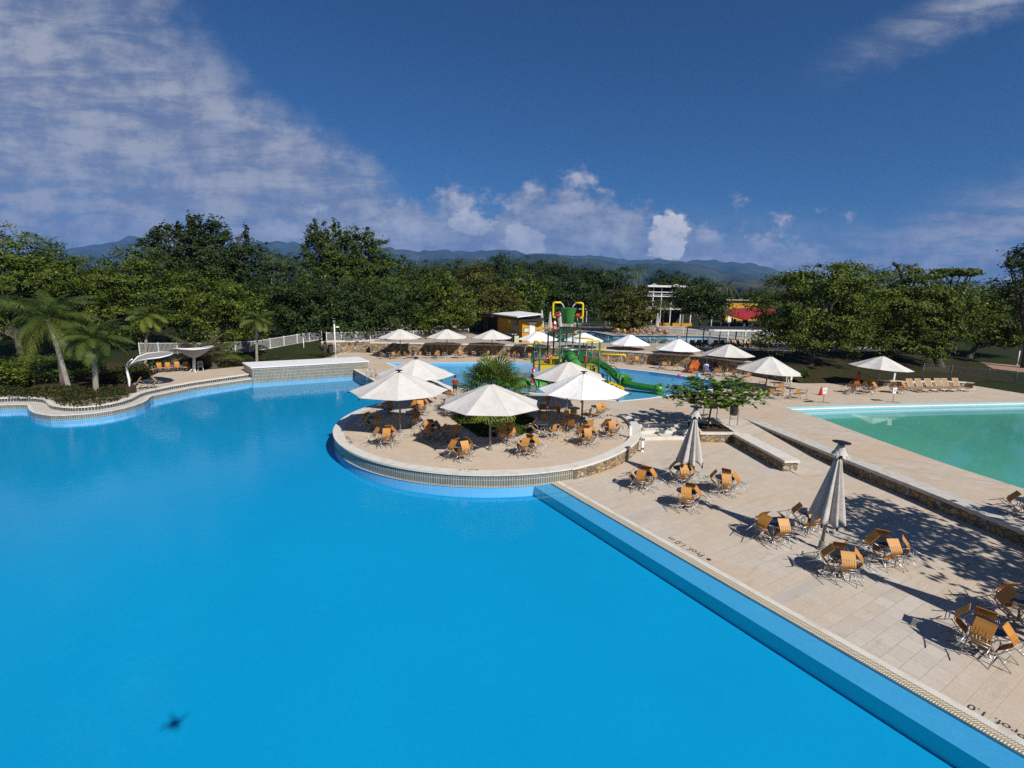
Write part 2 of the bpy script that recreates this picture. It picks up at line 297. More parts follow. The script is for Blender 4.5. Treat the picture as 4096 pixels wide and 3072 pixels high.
# ------------------------------------------------------------------ mesh helpers
def tag(o, label=None, cat=None, group=None, kind=None):
    if label: o['label'] = label
    if cat: o['category'] = cat
    if group: o['group'] = group
    if kind: o['kind'] = kind
    return o
def empty(name, loc=(0, 0, 0), rz=0., label=None, cat=None, group=None):
    o = bpy.data.objects.new(name, None); COL.objects.link(o); o.location = loc; o.rotation_euler = (0, 0, rz); return tag(o, label, cat, group)
def copy_tree(o, parent=None):
    c = o.copy(); COL.objects.link(c)
    if parent: c.parent = parent
    for ch in o.children: copy_tree(ch, c)
    return c
class MB:
    def __init__(s): s.v = []; s.f = []; s.uv = []
    def add(s, vs, fs, uvs=None):
        b = len(s.v); s.v += [tuple(x) for x in vs]; s.f += [tuple(b+i for i in f) for f in fs]
        s.uv += (uvs if uvs else [None]*len(fs)); return s
    def box(s, c, d, rz=0., M=None):
        x, y, z = [q/2. for q in d]; vs = [Vector((sx*x, sy*y, sz*z)) for sz in (-1, 1) for sy in (-1, 1) for sx in (-1, 1)]
        R = M if M else Matrix.Rotation(rz, 3, 'Z'); vs = [R @ q + Vector(c) for q in vs]
        return s.add(vs, [(0, 2, 3, 1), (4, 5, 7, 6), (0, 1, 5, 4), (2, 6, 7, 3), (0, 4, 6, 2), (1, 3, 7, 5)])
    def bar(s, a, b, w, h):
        a = Vector(a); b = Vector(b); d = b-a; q = d.to_track_quat('Y', 'Z').to_matrix(); return s.box((a+b)/2, (w, d.length, h), M=q)
    def tube(s, pts, r, n=6, cap=True):
        pts = [Vector(p) for p in pts]; rr = r if isinstance(r, (list, tuple)) else [r]*len(pts); vs = []; fs = []; up = None
        for i, p in enumerate(pts):
            t = (pts[min(i+1, len(pts)-1)]-pts[max(i-1, 0)]).normalized()
            if up is None: up = Vector((0, 0, 1)) if abs(t.z) < .9 else Vector((1, 0, 0))
            x = up.cross(t)
            if x.length < 1e-4: x = Vector((1, 0, 0)).cross(t)
            x.normalize(); yv = t.cross(x); up = yv
            for j in range(n):
                a = 2*PI*j/n; vs.append(p+(x*math.cos(a)+yv*math.sin(a))*rr[i])
        for i in range(len(pts)-1):
            for j in range(n): fs.append((i*n+j, i*n+(j+1) % n, (i+1)*n+(j+1) % n, (i+1)*n+j))
        if cap: fs.append(tuple(range(n-1, -1, -1))); fs.append(tuple((len(pts)-1)*n+j for j in range(n)))
        return s.add(vs, fs)
    def lathe(s, prof, n=16, c=(0, 0, 0), cap=True):
        vs = [(c[0]+r*math.cos(2*PI*j/n), c[1]+r*math.sin(2*PI*j/n), c[2]+z) for r, z in prof for j in range(n)]; fs = []
        for i in range(len(prof)-1):
            for j in range(n): fs.append((i*n+j, i*n+(j+1) % n, (i+1)*n+(j+1) % n, (i+1)*n+j))
        if cap: fs.append(tuple(range(n-1, -1, -1))); fs.append(tuple((len(prof)-1)*n+j for j in range(n)))
        return s.add(vs, fs)
    def poly(s, loop, z=None, holes=()):
        L = [[Vector((p[0], p[1], (p[2] if z is None else z))) for p in lp] for lp in [loop]+list(holes)]
        fl = [p for lp in L for p in lp]; tr = tessellate_polygon(L); fs = []
        for t in tr:
            a, b, c = [fl[i] for i in t]; nz = (b-a).cross(c-a).z
            if abs(nz) < 1e-9: continue
            fs.append(tuple(t) if nz > 0 else tuple(reversed(t)))
        return s.add(fl, fs)
    def wall(s, pts, z0, z1, close=False, rev=False):
        pts = [Vector((p[0], p[1], 0)) for p in pts]
        if close: pts.append(pts[0])
        u = 0.; vs = []; fs = []; uvs = []
        f0 = z0 if isinstance(z0, (list, tuple)) else [z0]*len(pts); f1 = z1 if isinstance(z1, (list, tuple)) else [z1]*len(pts)
        for i in range(len(pts)-1):
            a, b = pts[i], pts[i+1]; l = (b-a).length; k = len(vs)
            vs += [(a.x, a.y, f0[i]), (b.x, b.y, f0[i+1]), (b.x, b.y, f1[i+1]), (a.x, a.y, f1[i])]
            q = [(u, f0[i]), (u+l, f0[i+1]), (u+l, f1[i+1]), (u, f1[i])]
            if rev: fs.append((k+3, k+2, k+1, k)); uvs.append(q[::-1])
            else: fs.append((k, k+1, k+2, k+3)); uvs.append(q)
            u += l
        return s.add(vs, fs, uvs)
    def strip(s, A, B, z0, z1=None):                        # flat band between two polylines
        z1 = z0 if z1 is None else z1; u = 0.; vs = []; fs = []; uvs = []
        for i in range(len(A)-1):
            l = (Vector(A[i+1][:2])-Vector(A[i][:2])).length; w = (Vector(B[i][:2])-Vector(A[i][:2])).length; k = len(vs)
            vs += [(A[i][0], A[i][1], z0), (A[i+1][0], A[i+1][1], z0), (B[i+1][0], B[i+1][1], z1), (B[i][0], B[i][1], z1)]
            fs.append((k, k+1, k+2, k+3)); uvs.append([(u, 0), (u+l, 0), (u+l, w), (u, w)]); u += l
        return s.add(vs, fs, uvs)
    def build(s, name, m, parent=None, smooth=False, label=None, cat=None, group=None, kind=None):
        me = bpy.data.meshes.new(name); me.from_pydata(s.v, [], s.f)
        if any(x for x in s.uv):
            ul = me.uv_layers.new(name='UVMap'); i = 0
            for f, uv in zip(s.f, s.uv):
                for j in range(len(f)):
                    ul.data[i].uv = uv[j] if uv else (s.v[f[j]][0]+s.v[f[j]][1], s.v[f[j]][2]); i += 1
        if isinstance(m, (list, tuple)):
            for q in m: me.materials.append(q)
        else: me.materials.append(m)
        if smooth: me.polygons.foreach_set('use_smooth', [True]*len(me.polygons))
        me.update(); o = bpy.data.objects.new(name, me); COL.objects.link(o)
        if parent: o.parent = parent
        return tag(o, label, cat, group, kind)
def V2(*p): return [Vector(q) for q in p]
def lerp(a, b, t): return Vector(a)*(1-t)+Vector(b)*t
def offs(pts, d):                                            # offset a polyline to its left by d
    out = []
    for i in range(len(pts)):
        a = Vector(pts[max(i-1, 0)][:2]); b = Vector(pts[min(i+1, len(pts)-1)][:2]); t = (b-a).normalized(); out.append(Vector((pts[i][0]-t.y*d, pts[i][1]+t.x*d, 0)))
    return out

# ------------------------------------------------------------------ the setting: decks and pools
WZ = -.63; FZ = -1.12; LZ = -.60
IC = Vector((-1.41, 30.09)); IR = 9.24
def arc(a0, a1, n, r=IR): return [Vector((IC.x+r*math.cos(rad(a0+(a1-a0)*i/n)), IC.y+r*math.sin(rad(a0+(a1-a0)*i/n)), 0)) for i in range(n+1)]
A_CORN = -62.5                                                # where the gutter meets the round island
gut_in = [P(u, v, WZ) for u, v in [(2208, 1937), (2500, 2106), (2900, 2334), (3300, 2566), (3700, 2796), (4096, 3028)]]
g0 = gut_in[0]; gd = (gut_in[-1]-gut_in[0]).normalized(); gn = Vector((-gd.y, gd.x, 0))   # gn points to the deck (right)
def G(t, w, z=0): q = g0+gd*t+gn*w; return Vector((q.x, q.y, z))
GL = 60.
curb = [P(u, v, 0) for u, v in [(3001, 1684), (3300, 1805), (3385, 1838), (3700, 1962), (3885, 2035), (4096, 2125)]]
curb = V2((15.55, 32.3, 0), curb[0], curb[1], curb[3], (18.35, 16.3, 0), (18.9, 10., 0), (19.3, 0, 0), (19.3, -30., 0))
step_top = V2((8.05, 30.0, 0), (11.3, 30.5, 0))
isl = arc(-2, -243, 80)                                       # from the steps, round the front, to the channel
chan = V2((-4.95, 39.5, 0), (-7.52, 44.69, 0), (-9.8, 42.9, 0), (-11.0, 41.2, 0), (-16.43, 49.95, 0))
leftup = [P(u, v, 0) for u, v in [(1024, 1493), (900, 1510), (783, 1527), (700, 1541), (615, 1558), (585, 1565), (562, 1573), (545, 1582), (525, 1592), (490, 1603), (447, 1613), (390, 1622), (336, 1627), (290, 1629), (252, 1627), (215, 1622), (198, 1617), (190, 1610), (185, 1601), (168, 1594), (140, 1591), (60, 1590), (0, 1592)]]+[Vector((-60., 33.4, 0))]
leftlow = [P(u, v, -.3) for u, v in [(1024, 1513), (900, 1530), (783, 1547), (700, 1564), (612, 1582), (598, 1588), (590, 1598), (576, 1607), (540, 1620), (503, 1630), (450, 1641), (391, 1650), (330, 1656), (252, 1661), (200, 1661), (168, 1657), (135, 1650), (119, 1640), (113, 1630), (112, 1621), (105, 1617), (60, 1617), (0, 1619)]]+[Vector((-60., 32.4, 0))]
void = V2((19.3, -30., 0))[:0]+list(reversed(curb))+V2((13.5, 31.6, 0), (13.5, 30.9, 0), (11.3, 30.7, 0))+list(reversed(step_top))+isl+chan+V2((-16.32, 49.53, 0), (-23.9, 45.02, 0))+leftup+V2((-60., -30., 0))
kids = [P(u, v, 0) for u, v in [(1552, 1452), (1590, 1466), (1722, 1517), (1808, 1548), (1900, 1562), (2037, 1567), (2100, 1569), (2164, 1574), (2350, 1592), (2482, 1604), (2600, 1592), (2717, 1574), (2860, 1555), (2965, 1545), (2960, 1541), (2925, 1536), (2836, 1519), (2700, 1500), (2600, 1487), (2500, 1476), (2400, 1466), (2300, 1457), (2100, 1452), (1849, 1451)]]
greenp = [P(u, v, 0) for u, v in [(3140, 1629), (3300, 1680), (3500, 1755), (3700, 1826), (3850, 1877), (4096, 1955)]]+V2((23.6, 12, 0), (46, 12, 0), (46, 40.2, 0))+[P(u, v, 0) for u, v in [(4096, 1606), (3500, 1618)]]
# outline of the paved level
R_out = V2((60, -30, 0), (60, 42, 0))+[P(u, v, 0) for u, v in [(4096, 1575), (3880, 1540), (3700, 1532), (3520, 1528), (3369, 1528), (3200, 1516)]]+V2((27.0, 46.6, 0), (24.9, 50.7, 0), (20.3, 55.5, 0), (13.44, 58.5, 0), (6, 61.2, 0), (-1.6, 63.1, 0), (-12, 63.3, 0), (-18.1, 64.6, 0), (-24, 61.6, 0))+[P(u, v, 0) for u, v in [(1289, 1420), (1220, 1455), (1000, 1462), (860, 1476), (640, 1488), (575, 1520), (545, 1545), (548, 1570)]]
R_out += V2((-29.4, 35.0, 0), (-31, 33.6, 0), (-33.5, 34.8, 0), (-60, 34.4, 0), (-60.1, 33.4, 0), (-60.1, -30.1, 0))
m = MB().poly(R_out, 0., [void, kids, greenp]); m.build('upper_deck', M_up, kind='structure')
# the round island floor lies 4 mm above the deck sheet where they meet
MB().poly([IC.to_3d()+Vector((8.75*math.cos(i*PI/40), 8.75*math.sin(i*PI/40), 0)) for i in range(80)], .004).build('island_paving', M_isl, kind='structure')
isl_all = arc(-2, -243, 80, 9.26); isl_in = arc(-2, -243, 80, 8.7)
MB().strip(isl_all, isl_in, .008).build('island_coping', M_wcop, kind='structure')
# island walls
tw = arc(A_CORN+2, -243, 70, IR-.04)
wall_root = empty('round_pool_wall', (IC.x, IC.y, 0), label='curved wall of narrow grey green tiles round the chair island', cat='pool wall')
def put_under(o, root): o.parent = root; o.matrix_parent_inverse = root.matrix_world.inverted() if False else Matrix.Translation(-Vector(root.location)); return o
put_under(MB().wall(tw, WZ-.02, -.07, rev=True).build('tile_facing', M_tile), wall_root)
put_under(MB().wall(tw, FZ, WZ-.02, rev=True).build('painted_base', M_pwall), wall_root)
m = MB().wall(arc(A_CORN, -243, 70, IR+.03), -.075, .008, rev=True); m.strip(arc(A_CORN, -243, 70, IR+.03), arc(A_CORN, -243, 70, IR-.1), -.075)
put_under(m.build('coping_edge', M_wcop), wall_root)
m = MB().strip(arc(A_CORN, -243, 70, IR+.005), arc(A_CORN, -243, 70, IR-.05), WZ+.006); put_under(m.build('waterline_strip', M_wcop), wall_root)
sw = empty('round_stone_wall', (IC.x, IC.y, 0), label='curved rubble stone wall with pale coping at the right of the island', cat='stone wall')
sa = arc(A_CORN+1, 12, 40, IR-.02); zt = [.0+.16*min(1, i/12.) for i in range(41)]
put_under(MB().wall(sa, LZ-.03, [q-.09 for q in zt]).build('stone_face', M_stone), sw)
m = MB(); o1 = arc(A_CORN, 12, 40, IR+.06); o2 = arc(A_CORN, 12, 40, IR-.46)
for i in range(40):
    a, b, c, d = o1[i], o1[i+1], o2[i+1], o2[i]; z0, z1 = zt[i]+.012, zt[i+1]+.012
    vs = [(a.x, a.y, z0), (b.x, b.y, z1), (c.x, c.y, z1), (d.x, d.y, z0), (a.x, a.y, z0-.11), (b.x, b.y, z1-.11), (c.x, c.y, -.02), (d.x, d.y, -.02)]
    m.add(vs, [(0, 1, 2, 3), (4, 5, 1, 0), (3, 2, 6, 7), (5, 4, 7, 6)]+([(0, 3, 7, 4)] if i == 0 else [])+([(1, 5, 6, 2)] if i == 39 else []))
put_under(m.build('coping', M_wcop), sw)
# channel, dark walls
dwr = empty('dark_tiled_pool_wall', (-13, 45, 0), label='sloping dark tiled pool wall beside the metal ladder', cat='pool wall')
put_under(MB().wall([chan[3], chan[4]], WZ-.02, .0).build('tile_facing', M_tiled), dwr); put_under(MB().wall([chan[3], chan[4]], FZ, WZ-.02).build('painted_base', M_pwall), dwr)
put_under(MB().strip(offs([chan[3], chan[4]], .03), offs([chan[3], chan[4]], -.3), .006).build('coping', M_wcop), dwr)
cw = empty('channel_wall', (-6, 42, 0), label='low channel wall between the big pool and the splash pool', cat='pool wall')
put_under(MB().wall(chan[0:2], WZ-.02, 0.).build('dark_tile_facing', M_tiled), cw)
put_under(MB().wall(chan[1:4], WZ-.02, 0.).build('tile_facing', M_tile), cw); put_under(MB().wall(chan[0:4], FZ, WZ-.02).build('painted_base', M_pwall), cw)
put_under(MB().strip(offs(chan[0:2], -.02), offs(chan[0:2], -.4), .006).build('coping', M_wslab), cw)
# big blind block of the waterfall
bf = V2((-23.96, 44.72, 0), (-14.9, 50.25, 0), (-16.75, 53.2, 0), (-26.3, 47.6, 0))
bl = empty('waterfall_block', (-20, 48, 0), label='long raised tiled block with white slab top at the pool edge', cat='block')
put_under(MB().wall(bf+[bf[0]], -.7, .70, close=False).build('tile_facing', M_tile), bl)
bo = V2((-24.0, 44.62, 0), (-14.75, 50.25, 0), (-16.75, 53.35, 0), (-26.45, 47.62, 0))
m = MB().poly(bo, .80); m.wall(bo, .70, .80, close=True); m.add([(p.x, p.y, .70) for p in bo], [(3, 2, 1, 0)]); put_under(m.build('slab_top', M_wslab), bl)
put_under(MB().wall([bf[0], bf[1]], FZ, -.7).build('painted_base', M_pwall), bl)
# left edge of the pool: upper curb, dark band, ledge, lower wall
lc = empty('wavy_pool_curb', (-29, 36, 0), label='wavy pool curb with a dark tile band below the plants', cat='curb')
put_under(MB().wall(leftup, -.30, -.05).build('dark_tile_band', M_band), lc)
m = MB().strip(offs(leftup, .05), offs(leftup, -.36), .03); m.wall(offs(leftup, .05), -.06, .03); m.wall(offs(leftup, -.36), 0, .03, rev=True); put_under(m.build('coping', M_wcop), lc)
m = MB().strip(leftlow, leftup, -.3); put_under(m.build('ledge', M_cop), lc)
put_under(MB().wall(leftlow, WZ-.02, -.3).build('tile_facing', M_tile), lc); put_under(MB().wall(leftlow, FZ, WZ-.02).build('painted_base', M_pwall), lc)
m = MB().strip(offs(leftlow, .03), offs(leftlow, -.17), -.292); m.wall(offs(leftlow, .03), -.34, -.292); put_under(m.build('ledge_coping', M_wcop), lc)
# main pool water and floor
pool_loop = V2((-60, -30, 0), (26, -30, 0))+[G(0, .0)]+V2((2.3, 22.2, 0), (5, 30, 0), (0, 40, 0), (-9, 46, 0), (-17, 51, 0), (-27, 47, 0), (-31, 36.5, 0), (-60, 36.5, 0))
pl = [Vector((-60, -30, 0)), G(GL, 0), G(-.1, 0), Vector((2.2, 24, 0)), Vector((-1, 38, 0)), Vector((-5.0, 40.5, 0)), Vector((-8, 45.5, 0)), Vector((-17, 51, 0)), Vector((-25, 46.5, 0)), Vector((-29, 36.5, 0)), Vector((-60, 36, 0))]
MB().poly(pl, WZ).build('pool_water', M_water, kind='structure')
MB().poly(V2((-62, -32, 0), (60, -32, 0), (18, 52, 0), (-62, 52, 0)), FZ).build('pool_floor', M_floor, kind='structure')
# submerged lip along the gutter
lipw = -.80
m = MB().strip([G(-.45, lipw), G(GL, lipw)], [G(-.2, 0), G(GL, 0)], WZ-.045, WZ-.03)
ob = m.build('pool_lip', M_ledge, kind='structure')
MB().wall([G(-.45, lipw), G(GL, lipw)], FZ, WZ-.045).build('pool_side', M_pside, kind='structure')
MB().wall([G(-.35, 0), G(GL, 0)], FZ, WZ+.035, rev=False).build('gutter_side', M_wcop, kind='structure')
# gutter grate, white strip, lower deck
gg = MB().strip([G(-.35, 0), G(GL, 0)], [G(-.2, .29), G(GL, .29)], WZ+.035, LZ+.004).build('gutter_grate', M_grate, kind='structure')
MB().strip([G(-.3, .29), G(GL, .29)], [G(-.15, .49), G(GL, .49)], LZ+.004).build('pool_rim_strip', M_wcop, kind='structure')
low = [G(-1.2, .05), G(GL, .05)]+V2((60, -40, 0), (20.5, -30, 0), (19.5, 0, 0), (18.5, 17, 0), (17.4, 24.5, 0), (14.6, 25.2, 0), (13.6, 29.0, 0), (10, 29.6, 0), (6.5, 31.2, 0))
MB().poly(low, LZ).build('lower_deck', M_low, kind='structure')
# grey band strips in the paving of the lower deck
m = MB()
for t in (4.3, 10.4, 16.5):
    a = G(t, .49); b = G(t, 9.5); d = gd*.16
    m.add([(a-d).to_tuple()[:2]+(LZ+.004,), (a+d).to_tuple()[:2]+(LZ+.004,), (b+d).to_tuple()[:2]+(LZ+.004,), (b-d).to_tuple()[:2]+(LZ+.004,)], [(0, 1, 2, 3)])
m.build('paving_strip', mat('grey_strip', rough=.85, fn=stain_white((.44, .40, .35), (.36, .32, .27), 1.5)), kind='structure')
# steps
m = MB()
for i, (y0, z) in enumerate([(0, -.2), (.75, -.4)]):
    a = step_top[0]+Vector((-.1-.05*i, -y0, 0)); b = step_top[1]+Vector((.3, -y0, 0)); c = b-Vector((0, .75, 0)); d = a-Vector((.1, .75, 0))
    m.add([(a.x, a.y, z), (d.x, d.y, z), (c.x, c.y, z), (b.x, b.y, z)], [(0, 1, 2, 3)]); m.wall([d, c], z-.2, z)
m.wall(step_top, -.2, 0); m.build('deck_steps', M_wcop, kind='structure')
# ramp
rp = [(13.5, 31.7, .0), (15.6, 32.4, .0), (15.8, 31.4, -.03), (16.8, 25.2, -.5), (17.3, 23.2, LZ+.008), (14.2, 23.0, LZ+.008), (13.4, 28.4, -.36)]
m = MB(); m.add(rp, [(0, 6, 2, 1), (6, 5, 3, 2), (5, 4, 3)]); m.build('ramp', M_low, kind='structure')
# curb wall of the upper deck
cwz = empty('deck_edge_wall', (17, 20, 0), label='long stone retaining wall between lower deck and green pool deck', cat='stone wall')
put_under(MB().wall(curb[1:], LZ-.05, -.13, rev=True).build('stone_face', M_stone), cwz)
oc = offs(curb[1:], -.05); ic = offs(curb[1:], .75)
m = MB().strip(oc, ic, .012); m.v = m.v; m.wall(oc, -.14, .012, rev=True); m.strip(oc, curb[1:], -.14); m2 = MB(); put_under(m.build('coping', M_cop), cwz)
# planter and bench wall
pc = V2((11.3, 28.35, 0), (13.55, 28.45, 0), (13.55, 30.9, 0), (11.6, 30.95, 0))
plr = empty('stone_planter', (12.3, 29.4, 0), label='square stone planter with pale coping holding the young tree', cat='planter')
put_under(MB().wall([pc[3], pc[0], pc[1], pc[2]], LZ-.03, -.10, close=True).build('stone_face', M_stone), plr)
inn = [lerp(p, (12.45, 29.65, 0), .13) for p in pc]; out_ = [lerp(p, (12.45, 29.65, 0), -.04) for p in pc]
m = MB()
for i in range(4):
    j = (i+1) % 4; a, b, c, d = out_[i], out_[j], inn[j], inn[i]; m.add([(a.x, a.y, .02), (b.x, b.y, .02), (c.x, c.y, .02), (d.x, d.y, .02)], [(0, 1, 2, 3)])
m.wall(out_, -.11, .02, close=True); m.wall(inn, -.1, .02, close=True, rev=True); put_under(m.build('coping', M_wcop), plr)
put_under(MB().poly(inn, -.05).build('soil', M_soil), plr)
bn = V2((13.42, 28.30, 0), (13.25, 27.0, 0), (13.72, 23.55, 0), (14.5, 23.65, 0), (14.15, 28.3, 0)); bn = V2((13.2, 28.30, 0), (13.68, 23.5, 0), (14.5, 23.6, 0), (14.05, 28.4, 0))
bw = empty('stone_bench_wall', (13.8, 26, 0), label='low stone wall with pale slab top beside the ramp', cat='stone wall')
put_under(MB().wall([lerp(p, (13.85, 26, 0), .04) for p in bn], LZ-.02, -.12, close=True).build('stone_face', M_stone), bw)
m = MB().poly(bn, .0); m.wall(bn, -.13, 0., close=True); m.add([(p.x, p.y, -.13) for p in bn], [(3, 2, 1, 0)]); put_under(m.build('slab_top', M_wcop), bw)
# kids' pool
def pool(name, loop, zr, wz, fz, wm, fm, wallm, cop=None):
    MB().poly(loop, wz).build(name+'_water', wm, kind='structure'); MB().poly(loop, fz).build(name+'_floor', fm, kind='structure')
    MB().wall(loop, fz, zr, close=True, rev=True).build(name+'_side', wallm, kind='structure')
    if cop:
        c = sum((Vector(p) for p in loop), Vector())/len(loop); lp = [Vector(p) for p in loop]+[Vector(loop[0])]
        MB().strip(offs(lp, .03), offs(lp, -cop), zr+.008).build(name+'_rim', M_wslab, kind='structure')
pool('splash_pool', kids, 0, -.09, -.36, M_kwater, M_kfloor, M_pwall, .28)
pool('green_pool', greenp, 0, -.34, -1.0, M_gwater, M_gfloor, mat('pale_pool_tile', rough=.5, fn=poolfloor((.30, .52, .62), (.26, .47, .56), .1)))
# pale bands on the far wall of the green pool
gfw = [P(u, v, 0)+Vector((0, -.02, 0)) for u, v in [(3150, 1629), (3500, 1618), (4096, 1606)]]+V2((45.9, 40.1, 0))
MB().wall(gfw, -.24, -.13, rev=False).build('green_pool_stripe', M_white, kind='structure')
# ------------------------------------------------------------------ terrace, walls, ground
TZ = 1.4
wl = V2((-24, 61.5, 0), (-18.14, 64.45, 0)); wr = V2((-18.3, 62.9, 0), (-12.0, 62.95, 0), (-1.6, 62.95, 0), (6, 61, 0), (13.44, 58.33, 0), (20.2, 55.4, 0), (24.88, 50.6, 0), (26.4, 46.7, 0))
farp = [P(u, v, TZ) for u, v in [(2170, 1320), (2383, 1327), (2452, 1341), (2832, 1345), (3060, 1366), (2960, 1390), (2662, 1376), (2437, 1373), (2180, 1369)]]
ter = wl+V2((-18.2, 63, 0))+wr[1:6]+V2((22.0, 53.8, 0), (23.5, 61, 0), (46, 62.5, 0), (58, 68, 0), (48, 77.5, 0), (41.3, 81.4, 0), (28.3, 89.6, 0), (11.8, 94.7, 0), (5.6, 95.7, 0), (-8, 97, 0), (-24.0, 97, 0))
MB().poly(ter, TZ, [farp]).build('terrace', M_ter, kind='structure')
pool('far_pool', farp, TZ, TZ-.12, TZ-.55, M_gwater, M_tfloor, M_pwall, .3)
w1 = empty('upper_stone_wall', (0, 62, 0), label='long rubble stone retaining wall behind the back umbrellas', cat='stone wall')
put_under(MB().wall(wr, -.02, [1.25, 1.27, 1.27, 1.27, 1.27, 1.27, 1.22, .62]).build('stone_face', M_stone), w1)
m = MB(); A = offs(wr, -.06); B = offs(wr, .5); zz = [1.38, 1.40, 1.40, 1.40, 1.40, 1.40, 1.34, .74]
for i in range(len(A)-1):
    a, b, c, d = A[i], A[i+1], B[i+1], B[i]; m.add([(a.x, a.y, zz[i]+.02), (b.x, b.y, zz[i+1]+.02), (c.x, c.y, zz[i+1]+.02), (d.x, d.y, zz[i]+.02), (a.x, a.y, zz[i]-.12), (b.x, b.y, zz[i+1]-.12)], [(0, 1, 2, 3), (4, 5, 1, 0)])
e0 = A[-1]; e1 = B[-1]; m.add([(e0.x, e0.y, -.02), (e1.x, e1.y, -.02), (e1.x, e1.y, .76), (e0.x, e0.y, .76)], [(0, 1, 2, 3)]); put_under(m.build('coping', M_wcop), w1)
w2 = empty('left_stone_wall', (-21, 63, 0), label='sunlit rubble stone wall behind the white lamp post', cat='stone wall')
put_under(MB().wall(wl, -.02, 1.4).build('stone_face', M_stone), w2); A = offs(wl, -.05); B = offs(wl, .45)
m = MB().strip(A, B, 1.5); m.wall(A, 1.38, 1.5); m.wall([B[0], A[0]], -.02, 1.5); put_under(m.build('coping', M_wcop), w2)
def gz(x, y):
    def s(t): t = min(1, max(0, t)); return t*t*(3-2*t)
    a = 1.33*s((y-50)/14.) if x < -24 else (1.33*s((y-64)/8.) if x < 27 else 1.33*s((y-60)/26.))
    return a
def ground():
    xs = [-9000, -3000, -900, -300, -150, -90]+list(range(-70, 96, 4))+[120, 170, 300, 900, 3000, 9000]; ys = [-3000, -300, -60, -20, 10, 26]+list(range(30, 130, 3))+[140, 170, 230, 400, 900, 3000, 12000]
    vs = [(x, y, gz(x, y)-.03) for y in ys for x in xs]; n = len(xs); fs = []
    def inside(x, y):
        return -34 < x < 60 and y < 63 and y > -30
    for j in range(len(ys)-1):
        for i in range(n-1):
            mx = (xs[i]+xs[i+1])/2; my = (ys[j]+ys[j+1])/2; cut = False
            if -66 < mx < 58 and my < 35 and my > -40: cut = True
            if -21 < mx < 18 and my < 60 and my > -40: cut = True
            if -29 < mx < -20 and my < 47: cut = True
            if 18 <= mx < 24 and my < 50: cut = True
            if 18 <= mx < 57 and my < 41 and my > -40: cut = True
            if 0 < mx < 42 and 65 < my < 92: cut = True
            if not cut: fs.append((j*n+i, j*n+i+1, (j+1)*n+i+1, (j+1)*n+i))
    MB().add(vs, fs).build('ground', M_grass, kind='structure')
ground()
# sloping bank right of the terrace
bk = [(22.0, 53.8, 1.39), (24.9, 50.6, 1.25), (26.5, 46.7, .66), (27.6, 46.2, .0), (38, 47.5, .0), (52, 50, .0), (62, 66, .4), (46, 62.6, 1.37), (23.5, 61.2, 1.39), (33, 54, .75), (43, 55, .55)]
MB().add(bk, [(0, 1, 9, 8), (1, 2, 9), (2, 3, 9), (3, 4, 9), (4, 10, 9), (4, 5, 10), (5, 6, 10), (6, 7, 10), (7, 8, 9, 10)]).build('grass_bank', M_dry, kind='structure')
# planted soil bed behind the left curb
bed = V2((-60, 34.3, 0), (-33.6, 34.7, 0), (-31.1, 33.4, 0), (-29.3, 34.8, 0), (-28.3, 37.5, 0), (-28.6, 40, 0), (-30.5, 43, 0), (-30, 47, 0), (-20, 51.5, 0), (-20, 53, 0), (-60, 50, 0))
MB().poly(bed, -.006).build('planting_soil', M_soil, kind='structure')
MB().poly([P(u, v, .03) for u, v in [(560, 1436), (860, 1426), (1130, 1421), (1130, 1429), (900, 1436), (560, 1450)]], .03).build('garden_path', M_conc, kind='structure')
MB().poly(V2((-10, 101, 0), (45, 98, 0), (70, 90, 0), (72, 92.5, 0), (46, 101.5, 0), (-10, 105, 0)), 1.36).build('brick_walk', M_path, kind='structure')
MB().poly([P(u, v, .008) for u, v in [(1800, 1668), (1915, 1745), (2074, 1745), (2170, 1700), (2100, 1655), (1930, 1640)]], .009).build('planting_bed', M_grass, kind='structure')

# ------------------------------------------------------------------ vegetation
def leafmesh(name, cen, size, m, parent=None, up=.35, dirs=None, aspect=.55, **kw):
    n = len(cen); nr = RNG.normal(size=(n, 3)); nr[:, 2] = np.abs(nr[:, 2])*(1+up)+up
    if dirs is not None: nr = nr*.75+dirs*1.1
    nr /= np.linalg.norm(nr, axis=1)[:, None]+1e-9
    t = RNG.normal(size=(n, 3)); t -= (t*nr).sum(1)[:, None]*nr; t /= np.linalg.norm(t, axis=1)[:, None]+1e-9; b = np.cross(nr, t)
    L = (size*(.6+.8*RNG.random(n)))[:, None]; Wd = L*aspect
    v = np.stack([cen-t*L*.5, cen+b*Wd*.5, cen+t*L*.5+nr*L*.06, cen-b*Wd*.5], 1).reshape(-1, 3)
    me = bpy.data.meshes.new(name); me.vertices.add(4*n); me.loops.add(4*n); me.polygons.add(n)
    me.vertices.foreach_set('co', v.astype(np.float32).ravel()); me.loops.foreach_set('vertex_index', np.arange(4*n, dtype=np.int32)); me.polygons.foreach_set('loop_start', np.arange(0, 4*n, 4, dtype=np.int32))
    a = me.attributes.new('lf', 'FLOAT', 'FACE'); a.data.foreach_set('value', np.clip(RNG.beta(1.6, 2.2, n), 0, 1).astype(np.float32))
    me.materials.append(m); me.update(calc_edges=True); me.validate()
    o = bpy.data.objects.new(name, me); COL.objects.link(o)
    if parent: o.parent = parent
    return tag(o, **kw)
